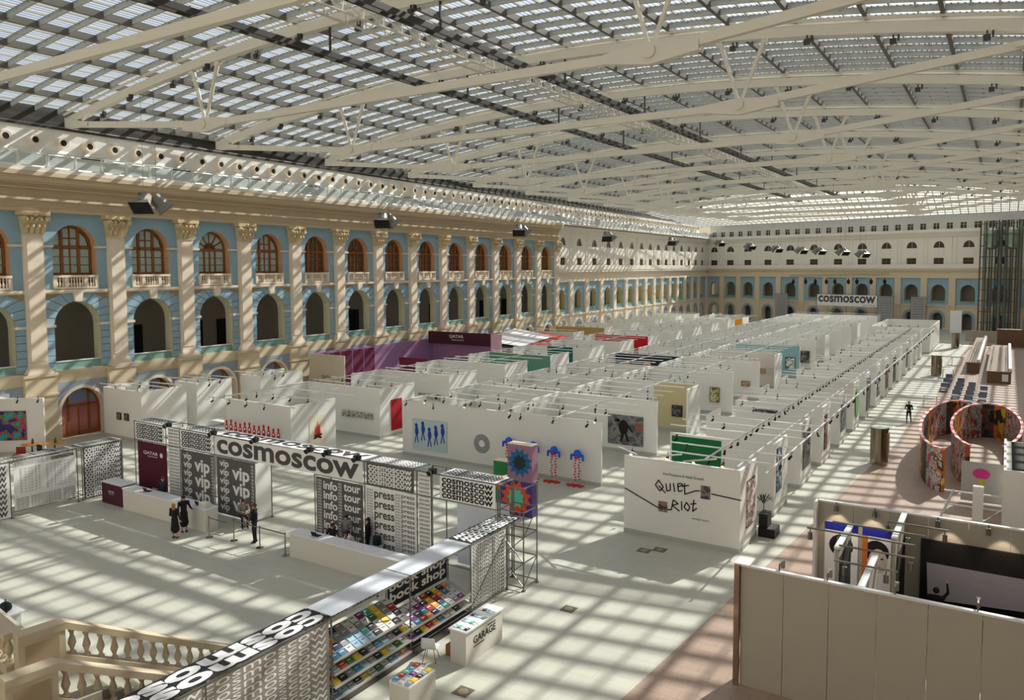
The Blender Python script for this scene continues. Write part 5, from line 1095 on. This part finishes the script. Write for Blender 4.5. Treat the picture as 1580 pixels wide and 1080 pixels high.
for x0_, yy, x1_ in ((1.0, 4.2, 4.2), (1.6, 5.3, 4.4), (2.3, 1.6, 4.0), (2.2, 3.0, 4.3), (3.2, 6.3, 5.0)): MB().bar((x0_, yy, 3.72), (x1_, yy, 3.72), .05).build('lighting_rail', m_steel, gb)
gsp = MB().tube((0, 0, 0), (0, 0, -.15), .02, n=6).tube((0, 0, -.12), (0, 0, -.36), .07, .075, 10).mesh('spotlight', m_steel)
for x, y in ((1.3, 7.75), (2.6, 7.75), (4.6, 7.75), (6.1, 7.75), (1.1, 4.2), (2.0, 4.2), (3.9, 5.3), (2.6, 1.6), (3.7, 1.6), (4.2, 3.0), (3.2, 6.3), (4.9, 6.3)): inst('spotlight', gsp, gb, (x, y, 3.7))
arm = MB().bar((0, .05, 3.66), (0, .05, 3.85), .04).bar((0, .05, 3.85), (0, .45, 3.85), .04).box(-.05, .05, .4, .52, 3.62, 3.85).mesh('clip_lamp', m_steel)
for x in (1.1, 2.4, 4.1, 6.0): inst('clip_lamp', arm, gb, (x, 0, 0))
for i, (x, w) in enumerate(((.9, 1.15), (2.2, .95))):
    r = empty('poster', (-6.35 + x, 30.34, .6)); tag(r, ('black and white poster of a face under a blue band, by the booth corner', 'poster of a dark-haired face beside coloured stripes')[i], 'poster')
    MB().box(0, w, -.02, 0, 0, 2.3).build('sheet', m_paper, r); MB().box(0, w, -.024, -.02, 2.0, 2.3).build('blue_band', M('band_blue', (28, 36, 150)), r)
    MB().ball((w*.55, -.022, 1.15), .32, .01, .48, 14, 8).build('face_shape', M('face_pale', (216, 196, 186)), r)
    MB().ball((w*.5, -.021, 1.45), .42, .006, .42, 14, 8).build('hair_shape', m_ink, r)
    e = MB(); e.ball((w*.45, -.036, 1.22), .06, .004, .03, 8, 4).ball((w*.7, -.036, 1.22), .06, .004, .03, 8, 4).ball((w*.57, -.036, .9), .09, .004, .03, 8, 4); e.build('face_features', m_ink, r)
    if i: MB().box(0, .18, -.026, -.02, 0, 2.0).build('stripe', M('stripe_orange', (206, 110, 40)), r)
dp = empty('display_wall', (-2.25, 30.25, 0)); tag(dp, 'long black display wall with a slanted grey screen inside the grey booth', 'display'); MB().box(0, 5.2, -.06, .06, .6, 2.85).build('backboard', m_black, dp)
MB().add([(.2, -.1, 2.05), (3.2, -.1, 2.05), (3.2, -.7, 1.2), (.3, -.7, 1.0), (.2, -.06, 2.05), (3.2, -.06, 2.05), (3.2, -.66, 1.18), (.3, -.66, .98)], [(3, 2, 1, 0), (4, 5, 6, 7), (0, 1, 5, 4), (2, 3, 7, 6), (1, 2, 6, 5), (3, 0, 4, 7)]).build('screen', M('screen_grey', (120, 116, 120), .35), dp)
MB().box(.3, 5.0, -1.0, -.3, 0, .75).build('bench', m_black, dp); MB().box(.9, 2.9, -1.0, -.75, .75, .8).build('key_strip', M('key_strip', (206, 180, 166), .5), dp)
tag(MB().lathe([(.16, 0), (.2, .5), (.3, .75), (.26, .95), (.1, 1.05)], 12).build('round_stand', M('stand_straw', (180, 170, 140), .8), loc=(-2.35, 28.2, 0)), 'round straw topped stand inside the grey booth', 'stand')  # unlit round stand, stool-like and straw coloured
for x, y, tx, ty in ((-5.0, 30.0, -5.0, 30.35), (-3.8, 30.0, -3.8, 30.35), (-1.4, 29.95, -1.4, 30.3), (.2, 29.95, .2, 30.3)):
    L = bpy.data.lights.new('booth_spot', 'SPOT'); L.energy = 45; L.spot_size = R_(75); L.spot_blend = .5; L.color = (1, .78, .62); L.shadow_soft_size = .05
    lo = bpy.data.objects.new('booth_spot', L); lo.location = (x, y - .1, 3.5); lo.rotation_euler = (Vector((tx, ty, 2.4)) - Vector((x, y - .1, 3.5))).to_track_quat('-Z', 'Y').to_euler(); COL.objects.link(lo)
wb = MB().box(0, 4, 0, 7, 0, 3.6).box(-.1, 0, -.1, 7.1, 0, 3.7).box(0, 4, -.1, 0, 0, 3.7).build('white_block', m_white, loc=(.25, 38.9, 0)); tag(wb, 'plain white walled block with shade-dark top sheet beside the round wall', 'booth'); MB().box(.2, 4, .2, 6.8, 3.6, 3.62).build('top_shade', m_dark, wb)  # dark top sheet paints the shade of an open inside
bs_ = empty('barrier_stand', (-2.15, 38.0, 0)); tag(bs_, 'black post with a pale slanting bar before the oval wall', 'barrier'); MB().box(-.07, .07, -.07, .07, 0, 1.5).box(-.5, .5, -.05, .05, 0, .04).box(-.05, .05, -.5, .5, 0, .04).build('post', m_black, bs_); MB().bar((0, 0, 1.4), (.5, .3, 2.7), .07).build('bar', m_alu, bs_)
wp_ = empty('white_post', (-.75, 38.6, 0)); tag(wp_, 'white square post with two long rails beside the white block', 'post'); MB().box(-.2, .2, -.15, .15, 0, 2.9).build('post', m_white, wp_); MB().bar((-1.3, .2, 2.5), (1.0, .2, 2.5), .06).build('rail', m_alu, wp_); MB().bar((-1.3, .2, 1.9), (1.0, .2, 1.9), .06).build('rail', m_alu, wp_)
# ================================================================ oval wall installation
def ringwall(label, cx, cy, rx, ry, a0, a1, h, n_=40):
    r = empty('oval_wall', (cx, cy, 0)); tag(r, label, 'installation')
    P = lambda a, k=1.0: (rx * k * math.cos(a), ry * k * math.sin(a))
    muds = [art_mat('mural_bright', ((190, 186, 178), (160, 70, 120), (196, 192, 184), (206, 120, 50), (40, 36, 38), (180, 176, 168)), 1.3), art_mat('mural_grey', ((176, 172, 164), (120, 116, 110), (196, 190, 182), (90, 80, 84), (190, 60, 60)), 1.8), art_mat('mural_dark', ((30, 28, 30), (50, 44, 44), (110, 60, 40), (40, 70, 60), (26, 24, 26)), 1.2), art_mat('mural_orange', ((206, 120, 60), (176, 90, 50), (60, 40, 34), (214, 180, 60)), 2.2, 'VORONOI')] if not hasattr(ringwall, 'm') else ringwall.m
    ringwall.m = muds
    for i in range(n_):
        t0, t1 = a0 + (a1 - a0) * i / n_, a0 + (a1 - a0) * (i + 1) / n_; p, q = P(t0), P(t1); u, v = P(t0, .97), P(t1, .97)
        mm_ = muds[(i // 3 * 7) % 4]
        MB().add([(*p, 0), (*q, 0), (*q, h), (*p, h), (*u, 0), (*v, 0), (*v, h), (*u, h)], [(0, 1, 2, 3), (7, 6, 5, 4), (3, 2, 6, 7)]).build('painted_panel', mm_, r)
        MB().bar((*p, h + .03), (*q, h + .03), .16, .06).build('rim', M('rim_pink', (226, 110, 116), .6) if i % 2 else M('rim_rose', (240, 190, 186), .6), r)
    return r
ringwall('open curved wall with pink rim, painted outside, nearer the wide aisle', -2.6, 57.0, 1.75, 9.0, R_(75), R_(272), 2.4)
ringwall('closed oval wall with pink rim and bright murals beside the open curve', -.8, 57.4, 1.9, 8.2, R_(-60), R_(250), 2.4)
pnl = banner('grey panel with a pink and yellow painted flower at the oval wall', -1.7, .3, .1, 2.2, M('panel_grey', (176, 174, 168)), Y=46.6, cat='panel')
MB().ball((.9, -.01, 1.5), .4, .006, .28, 12, 6).build('pink_flower', M('flower_pink', (214, 60, 140)), pnl); MB().box(.8, 1.0, -.012, -.006, .4, 1.25).build('yellow_stalk', M('stalk_yellow', (206, 196, 40)), pnl)
# ================================================================ right-hand floor: columns, loungers, bars, tables
for i, (x, y) in enumerate(((-6.44, 53.0), (-6.44, 99.5), (-6.3, 134.5))):
    c = empty('vent_column', (x, y, 0)); tag(c, ('stainless steel air column near the oval wall', 'stainless steel air column beside the loungers', 'stainless steel air column carrying a white screen')[i], 'column')
    g = MB(); n_ = 20; R1, R2 = .55, .4
    g.lathe([(.52, 0), (.52, 2.2), (.56, 2.22), (.56, 2.3)], 20); g.build('shaft', m_chrome, c, smooth=False); MB().tube((0, 0, 2.3), (0, 0, 2.33), .5, n=20).build('cap', m_alu, c)
    MB().box(.3, .56, -.28, .28, .2, 2.0).build('access_door', M('steel_door', (110, 100, 92), .3, metal=.9), c)
    if i == 2: MB().box(-.75, .75, -.2, .2, 2.33, 5.6).build('screen_box', m_canopy, c)
ln_me = [MB().box(-.32, .32, 0, 1.4, .26, .34).add([(-.32, 1.4, .3), (.32, 1.4, .3), (.32, 1.95, .7), (-.32, 1.95, .7), (-.32, 1.45, .22), (.32, 1.45, .22), (.32, 2.0, .64), (-.32, 2.0, .64)], [(0, 1, 2, 3), (7, 6, 5, 4), (0, 4, 5, 1), (1, 5, 6, 2), (2, 6, 7, 3), (3, 7, 4, 0)]).mesh('cushion', M('lounger_blue', (78, 84, 98), .7)), MB().box(-.3, -.25, .1, .15, 0, .26).box(.25, .3, .1, .15, 0, .26).box(-.3, -.25, 1.5, 1.55, 0, .26).box(.25, .3, 1.5, 1.55, 0, .26).mesh('legs', m_darksteel)]
for row, (x, y0, y1, n_) in enumerate(((-4.95, 86.5, 94, 3), (-3.7, 82, 91, 4), (-2.62, 79, 88.5, 4), (-1.55, 81, 86, 2))):
    for i in range(n_):
        l = empty('lounger', (x, y0 + (y1 - y0) * i / max(1, n_ - 1), 0)); tag(l, 'grey blue padded lounger in the %s row from the wide aisle' % NUM[row], 'lounger', 'grey loungers on the brown floor')
        inst('cushion', ln_me[0], l); inst('legs', ln_me[1], l)
m_barwood = M('bar_brown', (112, 84, 66), .6); cup = MB().lathe([(.05, 0), (.1, .03), (.07, .05), (.11, .08), (.08, .1), (.12, .14)], 10).mesh('plate_stack', m_ctop)
for bi, (x0_, x1_, ya, yb) in enumerate(((-3.6, -2.35, 103.5, 140), (-1.45, .7, 96, 128))):
    b = empty('bar_counter', (x0_, ya, 0)); tag(b, ('long brown bar counter nearer the wide aisle', 'long brown bar counter with a white notice, beyond the loungers')[bi], 'bar counter'); w, l = x1_ - x0_, yb - ya
    MB().box(0, w, 0, l, 0, 1.22).build('body', m_barwood, b); MB().box(-.1, w + .1, -.1, l, 1.22, 1.3).build('top', M('bar_top', (150, 128, 108), .4), b); MB().box(w - .25, w + .05, 0, l, 1.3, 1.62).build('back_ledge', m_alu, b)
    if bi: MB().box(w * .62, w * .88, -.012, 0, .25, 1.0).build('notice', m_paper, b)
    for j in range(48):
        tag(inst('plate_stack', cup, None, (x0_ + .25 + (w - .75) / 2 * (j % 3), ya + .8 + (j // 3) * 1.8, 1.3)), 'small stack of white plates on the bar counter %s' % ('nearer the wide aisle', 'with the white notice')[bi], 'plates', 'white plate stacks on the bars')
for i, (x, y) in enumerate(((-5.4, 77.5), (-5.2, 98.5), (-5.0, 111.6))):
    t = empty('table', (x, y, 0)); tag(t, ('white high table on the aisle near the oval wall', 'small white open table beside the air column', 'low dark bench table on the aisle end')[i], 'table'); MB().box(-.55, .55, -.5, .5, .95, 1.0).build('table_top', m_ctop if i < 2 else m_black, t)
    for sx in (-.5, .5):
        for sy in (-.45, .45): MB().box(sx - .025, sx + .025, sy - .025, sy + .025, 0, .95).build('leg', m_alu, t)
for i, (x0_, y, w, h) in enumerate(((-5.5, 148, 4.8, 1.6), (-1, 140, 4, 2.6))): tag(MB().box(0, w, 0, 1.2, 0, h).box(-.05, w + .05, -.05, 1.25, h, h + .08).build('low_wall', m_taupe if i == 0 else m_barwood, loc=(x0_, y, 0)), ('pale low wall before the lift shafts', 'dark brown bar block before the lift shafts')[i], 'low wall')
# ================================================================ glass lifts
def onFar(px, py, off):
    n_ = Vector((EV.y, -EV.x, 0)); q0 = C0 + n_ * off; d = ray(px, py); t = (q0 - Vector((0, 0, CAMH))).dot(n_) / d.dot(n_); return Vector((0, 0, CAMH)) + d * t
m_liftglass = M('lift_glass', (120, 126, 116), .15, var=.1); m_liftdark = M('lift_frame', (66, 68, 62), .4, metal=.4)
for i, (pa, pb) in enumerate(((1513, 1543), (1546, 1574))):
    a, b = onFar(pa, 420, 3), onFar(pb, 420, 3); mid = (a + b) / 2; w = (b - a).length * .92
    l = empty('glass_lift', (mid.x, mid.y, 0), EROT); tag(l, ('glass lift shaft with round car, beside the far wall windows', 'glass lift shaft with round car, nearer the right wall')[i], 'lift')
    for sx in (-w/2, -w/6, w/6, w/2):
        for sy in (-.9, .9): MB().box(sx - .09, sx + .09, sy - .09, sy + .09, 0, 20.6).build('mast', m_liftdark, l)
    for z in range(2, 21, 2): MB().box(-w/2, w/2, -.98, -.9, z - .06, z + .06).build('cross_beam', m_liftdark, l)
    for sx in (-w/2, w/3): MB().box(sx, sx + w/6, .8, .84, 0, 20.4).build('glass_panel', m_liftglass, l)
    MB().lathe([(.3, 15.3), (1.0, 15.7), (1.05, 16.2)], 16).lathe([(1.05, 18.3), (1.0, 18.9), (.3, 19.3)], 16).build('car_cap', M('lift_car', (150, 154, 146), .3, metal=.6), l, smooth=False); MB().lathe([(.98, 16.2), (.98, 18.3)], 16).build('car_glass', M('lift_car_glass', (120, 150, 126), .1), l)
# ================================================================ far banner scaffold, stage lights, floodlights
a, b = onFar(1261, 462, 4), onFar(1353, 462, 4); fb_ = empty('far_banner', (a.x, a.y, 0), EROT); tag(fb_, 'white cosmoscow banner on the scaffold before the far wall', 'banner')
L = (b - a).length; zt, zb = onFar(1261, 454, 4).z, onFar(1261, 470.5, 4).z
MB().box(0, L, 0, .05, zb, zt).build('sheet', m_paper, fb_); lettering('cosmoscow', m_big, fb_, L * .96, (zt - zb) * .62, '-y', (L * .02, -.02, zb + (zt - zb) * .3), .03); lettering('art fair', m_big, fb_, L * .2, (zt - zb) * .12, '-y', (L * .78, -.02, zb + .15), 0)
def far_tower(label, pa, pb, ztop, print_):
    a, b = onFar(pa, 470, 4), onFar(pb, 470, 4); t = empty('far_scaffold', (a.x, a.y, 0), EROT); tag(t, label, 'scaffold'); w = (b - a).length
    for x in (0, w / 2, w): MB().tube((x, .1, 0), (x, .1, ztop), .05, n=6).build('post', m_steel, t)
    for z in (1, 3, 5, ztop): MB().tube((0, .1, z), (w, .1, z), .05, n=6).build('ledger', m_steel, t)
    if print_:
        MB().box(.1, w - .1, 0, .04, 1.2, ztop - .1).build('mesh_sheet', M('mesh_sheet', (166, 164, 166), .8), t); lettering('\n'.join(['cosmoscow'] * 10), m_grey, t, w - .6, ztop - 1.6, '-y', (.3, -.02, 1.35), 0, .8)
far_tower('scaffold with grey print sheet left of the far cosmoscow banner', 1196, 1215, zt, True); far_tower('scaffold carrying the far cosmoscow banner', 1259, 1355, zt, False)
far_tower('scaffold with grey print sheet right of the far cosmoscow banner', 1354, 1378, zt, True); far_tower('small scaffold with grey print sheet toward the lifts', 1405, 1428, zt, True)
for px in (1224, 1243, 1258, 1275, 1288, 1309, 1322, 1344, 1365):
    p = onFar(px, 436, 4.5); r = MB().lathe([(.1, -.35), (.32, 0), (.34, .3), (.2, .6)], 10).box(-.05, .05, -.4, .4, .55, .9).build('stage_light', m_black, loc=(p.x, p.y, p.z)); tag(r, 'black stage light hanging before the far arcade', 'stage light', 'stage lights before the far wall')
p0_, p1_ = onFar(1218, 433, 4.5), onFar(1372, 431, 4.5); tag(MB().bar(p0_ + Vector((0, 0, .9)), p1_ + Vector((0, 0, .9)), .1).bar(p0_ + Vector((0, 0, 1.2)), p1_ + Vector((0, 0, 1.2)), .1).build('lighting_truss', m_steel), 'thin steel lighting truss carrying the far stage lights', 'lighting truss')
m_flood = M('flood_grey', (128, 126, 118), .5, metal=.3)
flood_body = MB(); flood_face = MB(); flood_frame = MB()
for sx in (-1, 1):
    d_ = Vector((sx * .55, -.35, -.75)).normalized(); a_ = Vector((sx * .35, 0, .0))
    flood_body.tube(a_ - d_ * .1, a_ + d_ * .75, .42, .52, 12); u_ = d_.cross(Vector((0, 0, 1))).normalized(); v_ = d_.cross(u_)
    c0_, c1_ = a_ + d_ * .7, a_ + d_ * 1.15
    q0 = [c0_ + u_ * x + v_ * y for x, y in ((-.5, -.45), (.5, -.45), (.5, .45), (-.5, .45))]; q1 = [c1_ + u_ * x + v_ * y for x, y in ((-.75, -.6), (.75, -.6), (.75, .6), (-.75, .6))]
    flood_body.add(q0 + q1, [(0, 1, 5, 4), (1, 2, 6, 5), (2, 3, 7, 6), (3, 0, 4, 7)]); flood_face.add([c + (a_ - c) * .04 for c in q1], [(0, 1, 2, 3)])
flood_frame.bar((-.9, 0, .25), (.9, 0, .25), .08).tube((-.5, 0, .25), (-.5, 0, 8.15), .015, n=4).tube((.5, 0, .25), (.5, 0, 8.15), .015, n=4).bar((-.9, 0, .25), (-.6, 0, -.2), .06).bar((.9, 0, .25), (.6, 0, -.2), .06)
fm = [('housing', flood_body.mesh('housing', m_flood)), ('lens', flood_face.mesh('lens', m_ink)), ('hanger', flood_frame.mesh('hanger', m_steel))]
FL = [(Vector((-52, y, 17.5)), math.pi / 2) for y in (33.4, 58.4, 83.6, 108.9, 136)]
for px, py in ((1110, 372), (1157, 377), (1198, 381), (1236, 383), (1264, 384), (1300, 385), (1331, 388)): FL.append((onFar(px, py, 9), EROT))
for i, (p, rz) in enumerate(FL):
    f = empty('floodlight_pair', p, rz); tag(f, 'pair of grey floodlights hung on cables before the %s' % ('left facade' if i < 3 else 'side wing' if i < 5 else 'far wall'), 'floodlight', 'floodlight pairs before the %s' % ('left facade' if i < 3 else 'side wing' if i < 5 else 'far wall'))
    for nm, me in fm: inst(nm, me, f)
# ================================================================ lounge corner by the arched door
w0, w1 = Vector((-57.0, 25.4, 0)), Vector((-55.05, 27.0, 0)); dv_ = (w1 - w0).normalized(); wl2 = empty('lounge_wall', w0 - dv_ * 4, math.atan2(dv_.y, dv_.x)); tag(wl2, 'white lounge wall with a colourful abstract painting', 'booth wall')
LW = (w1 - w0).length + 4; MB().box(0, LW, 0, .15, 0, 3.65).build('wall_panel', m_white, wl2)
for i in range(5): inst('spotlight', spot_me, wl2, (1.2 + 1.3 * i, -.4, 3.75))
pc = empty('picture', (0, 0, 0)); pc.matrix_world = wl2.matrix_world.copy() if False else Matrix.Translation(w0 - dv_ * 4) @ Matrix.Rotation(math.atan2(dv_.y, dv_.x), 4, 'Z') @ Matrix.Translation((2.8, -.01, .8)); tag(pc, 'colourful abstract painting of dark blue and green on the lounge wall', 'picture')
MB().box(0, 2.6, -.06, 0, 0, 2.0).build('canvas', art_mat('art_lounge', ((30, 40, 110), (20, 24, 40), (40, 60, 140), (190, 50, 40), (30, 130, 60), (30, 150, 170)), 1.6), pc)
for i, (px, py) in enumerate(((85, 700), (50, 702))):
    g_ = G(px, py); t = empty('table', (g_.x, g_.y, 0)); tag(t, ('round wooden table in the lounge corner', 'small round wooden table under the abstract painting')[i], 'table'); MB().tube((0, 0, .72), (0, 0, .76), .65, n=24).build('table_top', M('table_oak', (190, 140, 84), .5), t); MB().tube((0, 0, 0), (0, 0, .72), .05, n=8).tube((0, 0, 0), (0, 0, .03), .3, n=14).build('pedestal', m_darksteel, t)
    v = MB().lathe([(.05, 0), (.09, .1), (.06, .28), (.03, .34), (.035, .4)], 10).build('vase', M('vase_green', (60, 90, 50), .3), loc=(g_.x + .1, g_.y, .76)); tag(v, ('green vase on the round lounge table', 'green vase on the small round table under the painting')[i], 'vase')
for i, (px, py, c) in enumerate(((30, 712, (130, 44, 26)), (58, 693, (30, 28, 26)), (68, 706, (34, 30, 28)))):
    g_ = G(px, py); c_ = empty('chair', (g_.x, g_.y, 0), R_(40 + 70 * i)); tag(c_, ('rust red lounge chair by the plan board', 'black armchair before the lounge wall', 'black armchair beside the round wooden table')[i], 'chair'); mm = M('chair_%d' % c[0], c, .7)
    MB().box(-.28, .28, -.28, .28, .4, .5).build('seat', mm, c_); MB().box(-.28, .28, .22, .3, .5, .9).build('backrest', mm, c_)
    for sx in (-.24, .24):
        for sy in (-.24, .24): MB().tube((sx, sy, 0), (sx, sy, .42), .02, n=6).build('leg', m_darksteel, c_)

bpy.data.scenes.remove(TMP)
